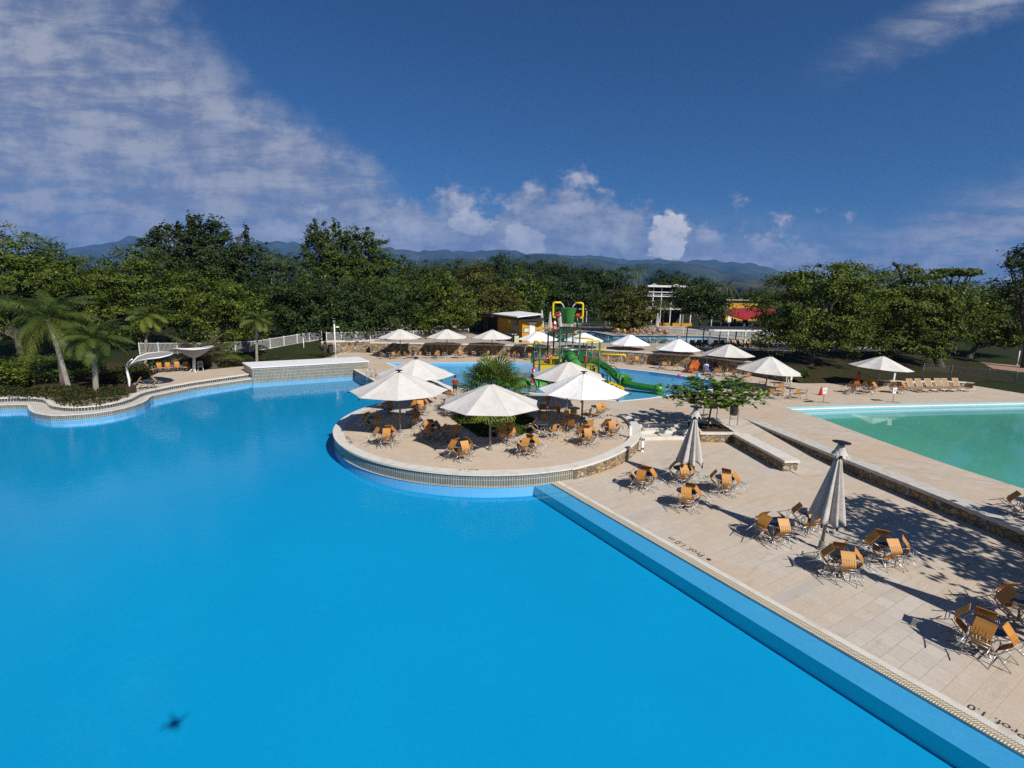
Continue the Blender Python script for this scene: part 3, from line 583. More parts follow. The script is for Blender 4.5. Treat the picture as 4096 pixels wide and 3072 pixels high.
def cloud(lobes, dens, clump=.55, layer=(.45, 1.0), fuzz=1.):
    out = []; dr = []
    for (x, y, z, rx, ry, rz) in lobes:
        cl0 = clump; clump_ = min(clump, max(.12, .55*min(rx, rz))); area = 4*PI*((rx*ry)**1.6+(rx*rz)**1.6+(ry*rz)**1.6)**(1/1.6)/3**(1/1.6)
        nc = max(6, int(area*.55/clump_**2*.5)); d = RNG.normal(size=(nc, 3)); d /= np.linalg.norm(d, axis=1)[:, None]
        k = layer[0]+(layer[1]-layer[0])*RNG.random(nc)**.55; k *= 1+.16*RNG.normal(size=nc)*fuzz
        cc = np.array([x, y, z])+d*k[:, None]*np.array([rx, ry, rz])
        per = max(4, int(dens*clump_*clump_*2.2)); cnt = RNG.poisson(per*(.35+1.3*RNG.random(nc)))
        idx = np.repeat(np.arange(nc), cnt); cs = clump_*(.5+.9*RNG.random(nc))
        p = cc[idx]+RNG.normal(size=(len(idx), 3))*cs[idx][:, None]*np.array([.62, .62, .34]); out.append(p); dr.append(d[idx])
    return np.concatenate(out), np.concatenate(dr)
TREE_LEAF = {'almond': (L_almond, .27, 54, .62), 'dark': (L_dark, .27, 48, .8), 'mid': (L_mid, .27, 50, .7), 'olive': (L_olive, .24, 54, .7), 'pine': (L_dark, .30, 46, .6)}
def tree(name, kind, label, Y, lobes, base, trunk=.25, group=None, leaf=None, dens=1., limbs=True):
    """lobes given as (u, v, ru, rv) in photo pixels at distance Y; base (u, v) on the ground or None"""
    lb = []
    for q in lobes:
        u, v, ru, rv = q[:4]; dy = q[4] if len(q) > 4 else 0.
        c = Q(u, v, Y+dy); s = (Y+dy)/F; lb.append((c.x, c.y, c.z, ru*s, ru*s*.9, rv*s))
    if base is None:
        bx = sum(l[0] for l in lb)/len(lb); by = Y+.5
    else: q = Q(base, 1300, Y); bx, by = q.x, Y
    bz = gz(bx, by)-.04
    root = empty(name, (bx, by, bz), label=label, cat='tree', group=group)
    mt, ls, dn, cl = TREE_LEAF[kind]; ls *= min(1.6, max(.8, Y/58.)); cl *= max(1., Y/75.)
    loc = [(a-bx, b-by, c-bz, d, e, f) for a, b, c, d, e, f in lb]
    p, d = cloud(loc, dn*dens*(58./max(Y, 40))**1.2, cl); o = leafmesh('crown', p, ls, mt, root, dirs=d)
    m = MB(); top = min(l[2]-l[5]*.2 for l in loc); cx = sum(l[0] for l in loc)/len(loc); cyy = sum(l[1] for l in loc)/len(loc); hz = max(1.2, top*.55)
    m.tube([(0, 0, -.1), (cx*.08+.05, .05, hz*.5), (cx*.22, cyy*.2, hz)], [trunk*1.3, trunk, trunk*.8], 8)
    for l in loc:
        for q in range(2):
            e = (l[0]+random.uniform(-.4, .4)*l[3], l[1]+random.uniform(-.3, .3)*l[4], l[2]+l[5]*random.uniform(-.1, .5)); s = (cx*.22, cyy*.2, hz*.97)
            mid = ((s[0]+e[0])/2+random.uniform(-.4, .4), (s[1]+e[1])/2, s[2]*.45+e[2]*.55-.2); m.tube([s, mid, e], [trunk*.5, trunk*.32, trunk*.12], 5)
    m.build('trunk', M_bark, root); return root
tree('almond_tree', 'almond', 'broad bright leafed tree at the far left behind the palms', 50, [(60, 1010, 130, 110), (-60, 1060, 150, 130), (190, 1090, 120, 90), (40, 1150, 190, 120), (-80, 1250, 140, 110)], 60, .3)
tree('almond_tree', 'almond', 'wide almond tree spreading over the two tall palms', 56, [(260, 1080, 130, 70), (390, 1110, 140, 85), (520, 1130, 120, 80), (330, 1210, 180, 110), (480, 1260, 150, 100), (560, 1040, 90, 55)], 410, .3)
tree('almond_tree', 'almond', 'almond tree with bright leaves behind the white sail canopies', 58, [(720, 1160, 110, 85), (830, 1180, 130, 95), (940, 1210, 110, 90), (700, 1270, 120, 85), (880, 1310, 140, 80), (1010, 1280, 80, 80)], 850, .3)
tree('ficus_tree', 'pine', 'tall dark tree with ragged spiky top left of the mountains', 78, [(700, 1010, 90, 75), (790, 985, 75, 85), (880, 1010, 110, 95), (990, 1050, 100, 90), (640, 1080, 120, 80), (850, 1120, 190, 110), (600, 970, 45, 18), (660, 935, 40, 28), (800, 930, 26, 55), (775, 905, 9, 34), (755, 900, 8, 26), (858, 930, 30, 55), (900, 945, 22, 40), (710, 930, 12, 32), (745, 950, 34, 30), (985, 960, 14, 28), (1000, 990, 24, 30), (756, 880, 7, 36), (776, 890, 8, 40), (802, 895, 16, 40), (858, 900, 18, 42), (712, 905, 7, 30), (985, 930, 10, 34), (905, 925, 12, 34), (640, 920, 22, 14), (612, 945, 26, 12), (668, 905, 18, 16)], 820, .5)
tree('ficus_tree', 'mid', 'tall dark tree with upright leafy spires in the middle left', 82, [(1290, 1000, 80, 80), (1380, 1010, 90, 75), (1470, 1010, 80, 75), (1240, 1080, 70, 90), (1360, 1120, 160, 110), (1500, 1110, 120, 90), (1560, 1080, 90, 60), (1240, 950, 22, 40), (1262, 925, 14, 32), (1300, 940, 24, 36), (1337, 925, 9, 30), (1355, 950, 12, 30), (1385, 955, 26, 26), (1425, 960, 22, 26), (1475, 960, 26, 28), (1500, 985, 22, 30), (1262, 900, 9, 34), (1337, 898, 7, 34), (1300, 918, 14, 34), (1385, 930, 14, 30), (1425, 935, 12, 34), (1355, 920, 8, 30), (1470, 935, 13, 30), (1240, 925, 12, 34)], 1380, .5)
tree('mango_tree', 'dark', 'big dense dark tree behind the white picket fence', 68, [(1130, 1180, 120, 100), (1260, 1210, 150, 110), (1400, 1220, 150, 110), (1530, 1230, 130, 100), (1220, 1300, 120, 80), (1420, 1300, 170, 60), (1300, 1250, 190, 100), (1120, 1100, 70, 60)], 1330, .4, dens=1.2)
tree('mango_tree', 'mid', 'rounded tree right of the dense dark tree over the fence', 72, [(1620, 1160, 90, 80), (1700, 1230, 110, 100), (1640, 1300, 110, 55), (1560, 1180, 70, 60)], 1660, .35)
tree('almond_tree', 'almond', 'green almond tree left of the pool kiosk', 70, [(1760, 1140, 80, 60), (1810, 1200, 100, 80), (1760, 1270, 110, 60), (1850, 1260, 80, 50)], 1800, .3)
tree('almond_tree', 'olive', 'yellowish tree directly behind the kiosk roof', 80, [(1890, 1120, 80, 70), (1960, 1160, 90, 80), (1920, 1220, 120, 50), (2020, 1200, 70, 60)], 1940, .3)
tree('almond_tree', 'almond', 'fresh green tree behind the tipping bucket, left side', 84, [(2060, 1130, 70, 60), (2110, 1180, 80, 70), (2070, 1230, 80, 40)], 2080, .3)
tree('shade_tree', 'dark', 'dark tree behind the yellow bucket pipes', 95, [(2200, 1130, 80, 55), (2270, 1180, 100, 70), (2180, 1220, 90, 50), (2330, 1130, 60, 45), (2350, 1200, 60, 60)], 2260, .35)
tree('shade_tree', 'dark', 'flat topped dark tree left of the olive round tree', 100, [(2400, 1120, 60, 40), (2450, 1160, 60, 50), (2390, 1190, 60, 50), (2480, 1090, 40, 25)], 2420, .3)
tree('round_tree', 'olive', 'round olive green tree behind the far pool fence', 88, [(2530, 1190, 75, 60), (2500, 1240, 90, 60), (2570, 1240, 60, 60), (2520, 1290, 85, 38), (2440, 1240, 50, 50)], 2520, .35, dens=1.3)
tree('shade_tree', 'dark', 'dark shade tree in front of the two storey building', 92, [(2780, 1170, 60, 45), (2830, 1200, 80, 55), (2760, 1220, 60, 45), (2870, 1240, 50, 38), (2810, 1145, 50, 30), (2720, 1185, 45, 40), (2850, 1190, 60, 45)], 2800, .25)
tree('shade_tree', 'dark', 'dark trees growing behind the red pavilion roof', 158, [(2960, 1185, 60, 26), (3030, 1180, 60, 28), (3090, 1190, 60, 35), (3150, 1210, 60, 40)], 3020, .3)
for i, (u, v, ru, rv, Y, lab) in enumerate([(1700, 1090, 90, 40, 130, 'distant crown above the fence trees'), (1860, 1075, 100, 40, 140, 'distant crown left of the kiosk skyline'), (2010, 1060, 70, 45, 145, 'rounded distant crown against the mountains'), (2110, 1055, 50, 32, 160, 'small distant crown under the mountain peak'), (2200, 1070, 70, 40, 170, 'sloping distant crown right of the peak'), (2290, 1090, 90, 38, 165, 'low broad distant crown right of centre'), (2400, 1110, 70, 28, 150, 'distant crown left of the tall palm'), (2660, 1110, 60, 28, 150, 'distant crown right of the tall palm'), (2740, 1125, 60, 25, 160, 'distant crown above the building roof')]):
    tree('distant_tree', 'dark', lab, Y, [(u, v, ru, rv), (u-ru*.6, v+rv*.9, ru*.7, rv), (u+ru*.6, v+rv*.9, ru*.7, rv)], None, .4, 'distant trees along the skyline', dens=1.5)
# right hand almond trees
tree('almond_tree', 'almond', 'wide almond tree right of the pergola with trunk on the bank', 54, [(3230, 1130, 130, 60), (3330, 1110, 130, 55), (3150, 1230, 140, 100), (3300, 1240, 170, 110), (3150, 1340, 130, 70), (3330, 1340, 160, 70), (3420, 1180, 130, 85), (3350, 1063, 26, 9), (3400, 1070, 60, 22), (3160, 1110, 50, 12), (3210, 1100, 40, 10)], 3262, .38, dens=1.1)
tree('almond_tree', 'almond', 'almond tree behind the right hand parasol with branches reaching up', 57, [(3560, 1130, 130, 60), (3700, 1150, 130, 65), (3520, 1230, 150, 95), (3680, 1260, 170, 90), (3560, 1350, 140, 75), (3800, 1210, 120, 70), (3840, 1290, 110, 60), (3700, 1380, 110, 40), (3640, 1080, 45, 20), (3740, 1100, 40, 18), (3800, 1083, 60, 9), (3860, 1095, 55, 8), (3890, 1082, 30, 7), (3585, 1060, 12, 6), (3575, 1052, 5, 7)], 3795, .42, dens=1.15)
tree('almond_tree', 'almond', 'low almond tree behind the picket fence on the right', 68, [(3900, 1180, 120, 60), (4000, 1210, 120, 70), (3960, 1300, 120, 60), (4060, 1280, 90, 70), (3880, 1340, 60, 30), (3990, 1355, 90, 30), (4080, 1350, 60, 34)], 3900, .34)
tree('dark_tree', 'dark', 'very dark tall tree cut by the right picture edge', 60, [(4080, 1030, 70, 40), (4110, 1120, 90, 70), (4060, 1180, 70, 60), (4140, 1250, 80, 90), (4040, 1060, 36, 14), (4150, 1000, 80, 40)], 4140, .4)
# out of frame trees on the right whose shadow falls across the lower deck
def worldtree(name, kind, label, x, y, z, lobes, tr):
    root = empty(name, (x, y, z), label=label, cat='tree'); mt, ls, dn, cl = TREE_LEAF[kind]; p, d = cloud(lobes, 40, .5, (.2, 1.)); leafmesh('crown', p, .30, mt, root)
    m = MB(); m.tube([(0, 0, -.1), (0.05, 0, 1.5), (0, .1, 2.8)], [tr*1.2, tr, tr*.8], 8)
    for l in lobes: m.tube([(0, .1, 2.6), (l[0]*.5, l[1]*.5, 3.4), (l[0], l[1], l[2])], [tr*.5, tr*.3, tr*.1], 5)
    m.build('trunk', M_bark, root)
worldtree('almond_tree', 'almond', 'spreading almond tree just outside the right edge casting leafy shade', 21.6, 9.2, LZ, [(-3.7, 3.6, 5.0, 1.9, 1.7, .7), (-2.0, 4.8, 5.4, 1.9, 1.6, .7), (-3.2, 2.2, 5.2, 2.0, 1.8, .7), (-2.4, .2, 4.8, 2.0, 1.8, .7), (-1.0, .6, 5.0, 2.2, 2.0, .7), (.8, 1.6, 4.6, 1.8, 1.6, .7), (-1.6, 3.0, 5.6, 1.9, 1.7, .6), (1.5, -1.2, 5.2, 2.0, 1.8, .8), (-.4, -2.2, 4.9, 1.9, 1.6, .7), (2.0, 3.4, 5.2, 1.9, 1.6, .6)], .2)
worldtree('almond_tree', 'almond', 'leafy almond tree outside the lower right corner', 23.5, 3.5, LZ, [(-1.5, 0, 5.0, 2.4, 2.0, .8), (.8, 1.6, 5.6, 2.2, 2.0, .8), (.5, -1.8, 5.0, 2.2, 1.8, .8)], .22)

# young almond tree in the planter: rosettes of large leaves on level branches
def sapling():
    b = Vector((12.05, 29.25, -.05)); root = empty('young_almond_tree', b, label='young almond tree with layered branches in the stone planter', cat='tree')
    tr = MB(); tr.tube([(0, 0, 0), (.04, 0, .8), (.14, 0, 1.75), (.16, 0, 2.3), (.2, 0, 2.9)], [.075, .06, .05, .04, .02], 8); cen = []; R = random.Random(3)
    for lay, (z, L, nb) in enumerate([(1.6, 2.4, 10), (1.9, 3.0, 14), (2.25, 2.7, 12), (2.65, 1.8, 9)]):
        for i in range(nb):
            a = 2*PI*(i+.5*R.random()+.3*lay)/nb; l = L*(.75+.35*R.random()); e = Vector((.15+math.cos(a)*l*1.08, math.sin(a)*l*.8, z+.12+.3*R.random())); s = Vector((.15, 0, z-.12)); md = (s+e)/2+Vector((0, 0, -.02+.12*R.random()))
            tr.tube([s, md, e], [.022, .016, .008], 4)
            for t in (.38, .55, .7, .85, 1.0):
                q = s.lerp(e, t)+Vector((R.uniform(-.12, .12), R.uniform(-.12, .12), R.uniform(.0, .14)))
                if t < .5 and R.random() < .5: continue
                cen.append(q)
                if R.random() < .7: cen.append(q+Vector((R.uniform(-.3, .3), R.uniform(-.3, .3), R.uniform(-.12, .16))))
    tr.build('trunk', M_bark, root)
    vs = []; fs = []; at = []
    for c in cen:
        for i in range(R.randint(7, 10)):
            a = R.random()*2*PI; el = R.uniform(-.35, .75); L = R.uniform(.19, .33); d = Vector((math.cos(a)*math.cos(el), math.sin(a)*math.cos(el), math.sin(el))); sd_ = Vector((-math.sin(a), math.cos(a), 0)); up = d.cross(sd_)
            k = len(vs); dr = -.05
            for t, w in [(0, .02), (.45, .22), (.8, .30), (1., .12)]:
                ctr = c+d*L*t+Vector((0, 0, dr*t*t)); vs += [ctr-sd_*L*w+up*.015, ctr+sd_*L*w+up*.015]
            for j in range(3): fs.append((k+2*j, k+2*j+1, k+2*j+3, k+2*j+2)); at.append(None)
            v_ = R.betavariate(1.8, 2); at[-3:] = [v_]*3
    me = bpy.data.meshes.new('crown'); me.from_pydata(vs, [], fs); a = me.attributes.new('lf', 'FLOAT', 'FACE'); a.data.foreach_set('value', at); me.materials.append(L_sap)
    o = bpy.data.objects.new('crown', me); COL.objects.link(o); o.parent = root
sapling()
# palms
def frond_geo(L, arch, leafl, n, rng, droop=1.):
    vs = []; fs = []; pts = []
    for i in range(9):
        t = i/8.; el = arch[0]+(arch[1]-arch[0])*t**1.1
        pts.append(Vector((0, 0, 0)) if i == 0 else pts[-1]+Vector((math.cos(el), 0, math.sin(el)))*L/8.)
    def pt(t): x = t*8; i = min(7, int(x)); return pts[i].lerp(pts[i+1], x-i), (pts[i+1]-pts[i]).normalized()
    for i in range(8):
        w = .035*(1-i/9.); k = len(vs); vs += [pts[i]+Vector((0, -w, 0)), pts[i]+Vector((0, w, 0)), pts[i+1]+Vector((0, w*.85, 0)), pts[i+1]+Vector((0, -w*.85, 0))]; fs.append((k, k+1, k+2, k+3))
    for i in range(n):
        t = .12+.88*i/n; p, d = pt(t); ll = leafl*math.sin(PI*min(1, .25+t*.72))*(.85+.3*rng.random())
        for s in (-1, 1):
            o = (Vector((0, s, 0))*.8+d*.65+Vector((0, 0, .15*rng.random()))).normalized(); e1 = p+o*ll*.5+Vector((0, 0, -.05*ll)); e2 = p+o*ll*.85+Vector((0, 0, -.42*ll*droop*(.6+.8*rng.random()))); w = d*.019
            k = len(vs); vs += [p-w, p+w, e1+w*1.1, e1-w*1.1, e2+w*.25, e2-w*.25]; fs += [(k, k+1, k+2, k+3), (k+3, k+2, k+4, k+5)]
    return vs, fs
def palm(name, label, base, h, lean, nf, L, leafl, m=L_palm, trunk=.16, group=None, z=None, dead=0, seed=1, el=(1.25, -.2), n=46, tm=None):
    R = random.Random(seed); b = Vector(base); root = empty(name, b, label=label, cat='palm tree', group=group)
    top = Vector((lean[0], lean[1], h)); MB().tube([(0, 0, -.1), (0, 0, .25), (top.x*.35, top.y*.35, h*.45), (top.x*.8, top.y*.8, h*.85), top], [trunk*1.5, trunk*1.1, trunk, trunk*.85, trunk*.8], 9).build('trunk', tm or M_pbark, root, smooth=True)
    VS = []; FS = []; AT = []
    for i in range(nf):
        t = (i+.5)/nf; az = i*2.39996+R.uniform(-.2, .2); e0 = el[0]+(el[1]-el[0])*t+R.uniform(-.1, .1); e1 = e0-1.15-.5*t; vs, fs = frond_geo(L*(.8+.3*R.random()), (e0, e1), leafl, n, R)
        M = Matrix.Rotation(az, 3, 'Z') @ Matrix.Rotation(R.uniform(-.35, .35), 3, 'X'); k = len(VS); VS += [M @ q+top for q in vs]; FS += [tuple(k+j for j in f) for f in fs]; AT += [min(1, max(0, R.gauss(.30+.45*t, .14)))]*len(fs)
    me = bpy.data.meshes.new('fronds'); me.from_pydata(VS, [], FS); a = me.attributes.new('lf', 'FLOAT', 'FACE'); a.data.foreach_set('value', AT); me.materials.append(m)
    o = bpy.data.objects.new('fronds', me); COL.objects.link(o); o.parent = root; return root
palm('palm_tree', 'tall leaning palm with long yellow green fronds on the left', P(274, 1552), 5.3, (-1.0, .2, 0), 24, 3.9, 1.0, seed=2, el=(1.35, -.35))
palm('palm_tree', 'shorter straight palm between the tall palm and the sail', P(386, 1570), 4.0, (.25, .1, 0), 20, 2.7, .85, seed=5, trunk=.17)
palm('palm_tree', 'third palm stem standing dark behind the tall palm', P(250, 1540), 5.6, (-.6, .8, 0), 16, 3.4, .9, seed=9, trunk=.13, tm=M_bark)
palm('palm_tree', 'slender palm rising behind the orange chairs and sail', P(583, 1468), 5.0, (.7, .1, 0), 16, 2.3, .8, seed=12, trunk=.13)
palm('palm_tree', 'thin young palm before the white picket fence', P(1028, 1452), 4.6, (.25, .1, 0), 15, 2.2, .75, seed=15, trunk=.13)
palm('palm_tree', 'drooping palm at the extreme left picture edge', P(-70, 1500), 6.0, (.2, .1, 0), 18, 3.2, .9, seed=19, trunk=.16)
bp = Q(800, 1440, 50); palm('clump_palm', 'bushy clump palm with greyish dry fronds behind the sail', (bp.x, 50, 0.), .5, (0, 0, 0), 30, 4.0, .95, m=L_dead, seed=22, trunk=.3, el=(1.5, .35))
palm('clump_palm', 'green clump palm growing inside the grey dry clump', (bp.x+1, 50.8, 0.), .5, (0, 0, 0), 18, 3.6, .9, seed=25, trunk=.25, el=(1.5, .5))
for (u, v, Y, h, lab, sd_) in [(2545, 1085, 118, None, 'tallest coconut palm standing above the round tree', 31), (2680, 1150, 130, None, 'coconut palm just behind the building roof', 33), (2905, 1150, 128, None, 'coconut palm left of the yellow building', 35), (2655, 1215, 100, None, 'coconut palm in front of the building columns', 37), (2735, 1195, 102, None, 'small palm beside the dark shade tree', 39), (1075, 1020, 110, None, 'dark palm silhouetted on the skyline left of centre', 41), (1130, 1040, 100, None, 'feathery palm crown between the two tall trees', 43), (1740, 1070, 130, None, 'palm crown on the skyline over the green almond', 45), (190, 985, 90, None, 'dark palm top on the skyline at far left', 47)]:
    c = Q(u, v, Y); z = gz(c.x, Y); palm('coconut_palm', lab, (c.x, Y, z), c.z-z, (.3, 0, 0), 20, 4.2 if Y > 110 else 3.4, 1.1, seed=sd_, trunk=.16, n=26, m=L_palm if sd_ % 4 else L_dark, el=(1.3, -.5), group=None)
# fan palm in the round bed
def fanpalm():
    b = Vector((-1.25, 31.2, 0)); root = empty('fan_palm', b, label='fan palm with pleated leaves in the round bed behind the middle parasol', cat='palm tree'); R = random.Random(5); top = Vector((0, 0, 1.75))
    MB().tube([(0, 0, -.05), (0, 0, .6), (0, 0, 1.2), top], [.26, .21, .24, .27], 12).build('trunk', M_bark, root)
    VS = []; FS = []; AT = []
    for i in range(58):
        t = (i+.5)/58; az = i*2.39996; el = 1.35-2.05*t**.9; PL = 1.35+.4*R.random(); d = Vector((math.cos(az)*math.cos(el), math.sin(az)*math.cos(el), math.sin(el))); s = Vector((-math.sin(az), math.cos(az), 0)); u = s.cross(d); hub = top+d*PL+Vector((0, 0, -.18*PL*math.cos(el)))
        k = len(VS); w = s*.02; VS += [top-w, top+w, hub+w, hub-w]; FS.append((k, k+1, k+2, k+3)); AT.append(.9); Rf = 1.1+.22*R.random(); ns = 26; tone = min(1, max(0, .25+.3*R.random()+(.35 if t > .8 else 0)))
        for j in range(ns):
            a = rad(-125+250*(j+.5)/ns); dd = (d*math.cos(a)+s*math.sin(a)); ll = Rf*(1-.25*abs(a)/rad(125)); pp = (s*math.cos(a)-d*math.sin(a)); fold = u*(.03 if j % 2 else -.03)
            p1 = hub+dd*ll*.6+fold; p2 = hub+dd*ll*.85+fold*.5+Vector((0, 0, -.09)); p3 = hub+dd*ll*1.0+Vector((0, 0, -.30*(.5+R.random()))); k = len(VS)
            VS += [hub, p1-pp*.045, p1+pp*.045, p2-pp*.025, p2+pp*.025, p3]; FS += [(k, k+1, k+2), (k+1, k+3, k+4, k+2), (k+3, k+5, k+4)]; AT += [min(1, max(0, tone+R.uniform(-.15, .15)))]*3
    me = bpy.data.meshes.new('fronds'); me.from_pydata(VS, [], FS); a = me.attributes.new('lf', 'FLOAT', 'FACE'); a.data.foreach_set('value', AT); me.materials.append(L_fan); o = bpy.data.objects.new('fronds', me); COL.objects.link(o); o.parent = root
fanpalm()
def boxleaves(n, x0, x1, y0, y1, z0, z1, mask=None):
    p = RNG.random((n, 3)); p = p*np.array([x1-x0, y1-y0, z1-z0])+np.array([x0, y0, z0]); return p if mask is None else p[mask(p)]
def polyleaves(loop, n, z0, z1):
    L = np.array([(q[0], q[1]) for q in loop]); a = L.min(0); b = L.max(0); p = RNG.random((n, 2))*(b-a)+a; ins = np.zeros(n, bool); j = len(L)-1
    for i in range(len(L)):
        c = ((L[i, 1] > p[:, 1]) != (L[j, 1] > p[:, 1])) & (p[:, 0] < (L[j, 0]-L[i, 0])*(p[:, 1]-L[i, 1])/(L[j, 1]-L[i, 1]+1e-12)+L[i, 0]); ins ^= c; j = i
    p = p[ins]; bm = .5+.5*np.sin(p[:, 0]*1.7+np.sin(p[:, 1]*2.3))*np.cos(p[:, 1]*1.3); z = z0+(z1-z0)*(RNG.random(len(p))**.5)*(.55+.45*bm); return np.column_stack([p, z])
# ground cover bed with reddish leaves along the wavy curb
bl1 = [P(u, v, .3) for u, v in [(520, 1572), (470, 1590), (400, 1606), (300, 1614), (240, 1610), (205, 1590), (160, 1578), (0, 1578)]]+V2((-50, 35.5, 0), (-50, 38.5, 0))+[P(u, v, .3) for u, v in [(100, 1545), (300, 1540), (430, 1540), (500, 1545)]]
leafmesh('ground_cover', polyleaves(bl1, 26000, .0, .42), .13, L_hedge, aspect=.7, kind='stuff', label='low reddish green ground cover along the wavy curb', cat='ground cover')
def hedge(label, loop, h, n, m=L_hedge, s=.15):
    l0 = Vector(loop[0]); l0.z = 1.4 if l0.z > 1.3 else 0.; root = empty('hedge', l0, label=label, cat='hedge'); o = [Vector(q)-l0 for q in loop]; leafmesh('foliage', polyleaves(o, n, h*.15, h), s, m, root, aspect=.7)
hedge('low clipped hedge behind the row of orange chairs', [P(u, v, .4) for u, v in [(560, 1500), (640, 1462), (760, 1458), (900, 1455), (985, 1452), (985, 1432), (800, 1440), (640, 1448), (540, 1480)]], .85, 15000)
hedge('clipped hedge left of the small table under the sail', [P(u, v, .4) for u, v in [(440, 1525), (530, 1520), (600, 1490), (590, 1466), (500, 1470), (380, 1500)]], .95, 9000)
hedge('flowering hedge strip in front of the lamp post', [P(u, v, .2) for u, v in [(985, 1450), (1230, 1425), (1330, 1425), (1330, 1418), (1100, 1418), (985, 1436)]], .5, 9000)
hedge('dark shrubs under the palms at the left edge', [P(u, v, .5) for u, v in [(-20, 1510), (200, 1520), (420, 1500), (430, 1470), (200, 1440), (-20, 1440)]], 1.3, 16000, L_mid, .2)
hedge('hedge strip below the white pergola', [(22.8, 62.2, 1.4), (45, 63.3, 1.4), (45, 64.5, 1.4), (22.8, 63.4, 1.4)], .9, 9000)
hedge('low ragged grass bed under the fan palm', [P(u, v, .1) for u, v in [(1805, 1668), (1915, 1742), (2074, 1742), (2168, 1700), (2100, 1655), (1930, 1640)]], .20, 16000, L_mid, .13)
hedge('small round bush at the foot of the right trees', [P(u, v, .2) for u, v in [(3190, 1500), (3235, 1500), (3240, 1515), (3190, 1515)]], .9, 3500, L_mid, .14)
hedge('bright low shrub at the left picture edge', [P(u, v, .9) for u, v in [(-20, 1490), (60, 1475), (120, 1490), (110, 1510), (-20, 1515)]], 1.7, 6000, L_almond, .22)
# far woods that read as one mass
lob = []
for u in range(-500, 4700, 60):
    Y = 175+60*random.random(); c = Q(u, 1178, Y); lob.append((c.x, Y, 5+2.5*random.random(), 8, 7, 5+2*random.random()))
p, d = cloud(lob, 1.6, 2.2); leafmesh('far_woods', p, 1.1, L_dark, dirs=d, kind='stuff', label='far woods reading as one dark band below the mountains', cat='woods')
lob = []
for u in range(-700, 4900, 34):
    if 2350 < u < 3150: continue
    Y = 112+24*random.random(); c = Q(u, 1178, Y); lob.append((c.x, Y, 3.+1.6*random.random(), 4.2, 4, 3.2+1.6*random.random()))
p, d = cloud(lob, 4, 1.3); leafmesh('undergrowth', p, .7, L_dark, dirs=d, kind='stuff', label='dense dark undergrowth between the background trees', cat='undergrowth')
lob = []
for u in list(range(-500, 640, 60)):
    Y = 60+10*random.random(); c = Q(u, 1178, Y); lob.append((c.x, Y, 1.6+.8*random.random(), 2.2, 2, 2.+.8*random.random()))
for u in range(3640, 4700, 40):
    Y = 98+8*random.random(); c = Q(u, 1178, Y); lob.append((c.x, Y, 3.0+1.2*random.random(), 3.4, 3, 3.2+1.2*random.random()))
for u in range(3140, 3640, 40):
    Y = 82+8*random.random(); c = Q(u, 1178, Y); lob.append((c.x, Y, 2.4+.9*random.random(), 2.8, 2.5, 2.2+.9*random.random()))
p, d = cloud(lob, 14, .8); leafmesh('shrubbery', p, .34, L_dark, dirs=d, kind='stuff', label='dense dark shrubbery behind the left palms and the right hand trees', cat='shrubs')
# mountains
def ridge(name, prof, Y, depth, col1, col2, label):
    us = np.linspace(-900, 5000, 260); xs = [p[0] for p in prof]; ys = [p[1] for p in prof]; vs = []; nr = 16
    for j in range(nr):
        t = j/(nr-1.)
        for i, u in enumerate(us):
            v = np.interp(u, xs, ys)+3*math.sin(u*.031)+2*math.sin(u*.083+1)+2.5*math.sin(u*.19+j)+1.5*math.sin(u*.41); top = Q(float(u), float(v), Y); hz = top.z*(t**.8)*(1+.05*math.sin(u*.05+j*1.7)*(1-t)); yy = Y-depth*(1-t)*(1+.22*math.sin(u*.021+t*2)+.14*math.sin(u*.053+3*t)); vs.append((top.x*yy/Y, yy, max(hz, -5) if j else -8))
    n = len(us); fs = [(j*n+i, j*n+i+1, (j+1)*n+i+1, (j+1)*n+i) for j in range(nr-1) for i in range(n-1)]
    k = len(vs); b = [(vs[(nr-1)*n+i][0]*1.05, Y*1.05, -8) for i in range(n)]; fs += [((nr-1)*n+i, (nr-1)*n+i+1, k+i+1, k+i) for i in range(n-1)]
    m = mat(name+'_slope', rough=.95, spec=.0, fn=lambda kk, bb: kk.put(bb.inputs['Base Color'], kk.mix(kk.ss(kk.noise(geo(kk), .0022, 7, .65), .4, .68), c4(col1), c4(col2))))
    MB().add(vs+b, fs).build(name, m, smooth=True, kind='structure')
ridge('mountains', [(-900, 1000), (100, 1010), (360, 985), (470, 962), (520, 942), (560, 952), (640, 985), (960, 975), (1060, 965), (1120, 966), (1190, 975), (1400, 985), (1520, 990), (1600, 1000), (1800, 1004), (1980, 1003), (2058, 998), (2100, 1014), (2270, 1019), (2464, 1030), (2560, 1044), (2654, 1034), (2736, 1047), (2858, 1039), (2953, 1052), (3041, 1060), (3108, 1077), (3183, 1104), (3300, 1135), (3600, 1150), (5000, 1160)], 8500, 2500, (.03, .045, .02), (.06, .07, .03), '')
ridge('hills', [(-900, 1060), (200, 1030), (900, 1020), (1700, 1040), (2000, 1040), (2098, 1022), (2220, 1021), (2300, 1034), (2383, 1040), (2532, 1060), (2620, 1058), (2702, 1047), (2770, 1060), (2837, 1070), (2953, 1094), (3088, 1112), (3250, 1140), (3500, 1160), (5000, 1175)], 5200, 1800, (.025, .04, .015), (.055, .065, .03), '')

ridge('foothills', [(-900, 1230), (1800, 1200), (2500, 1165), (2700, 1150), (2900, 1131), (3020, 1122), (3120, 1126), (3230, 1142), (3400, 1165), (5000, 1190)], 2600, 900, (.04, .045, .03), (.10, .09, .07), '')

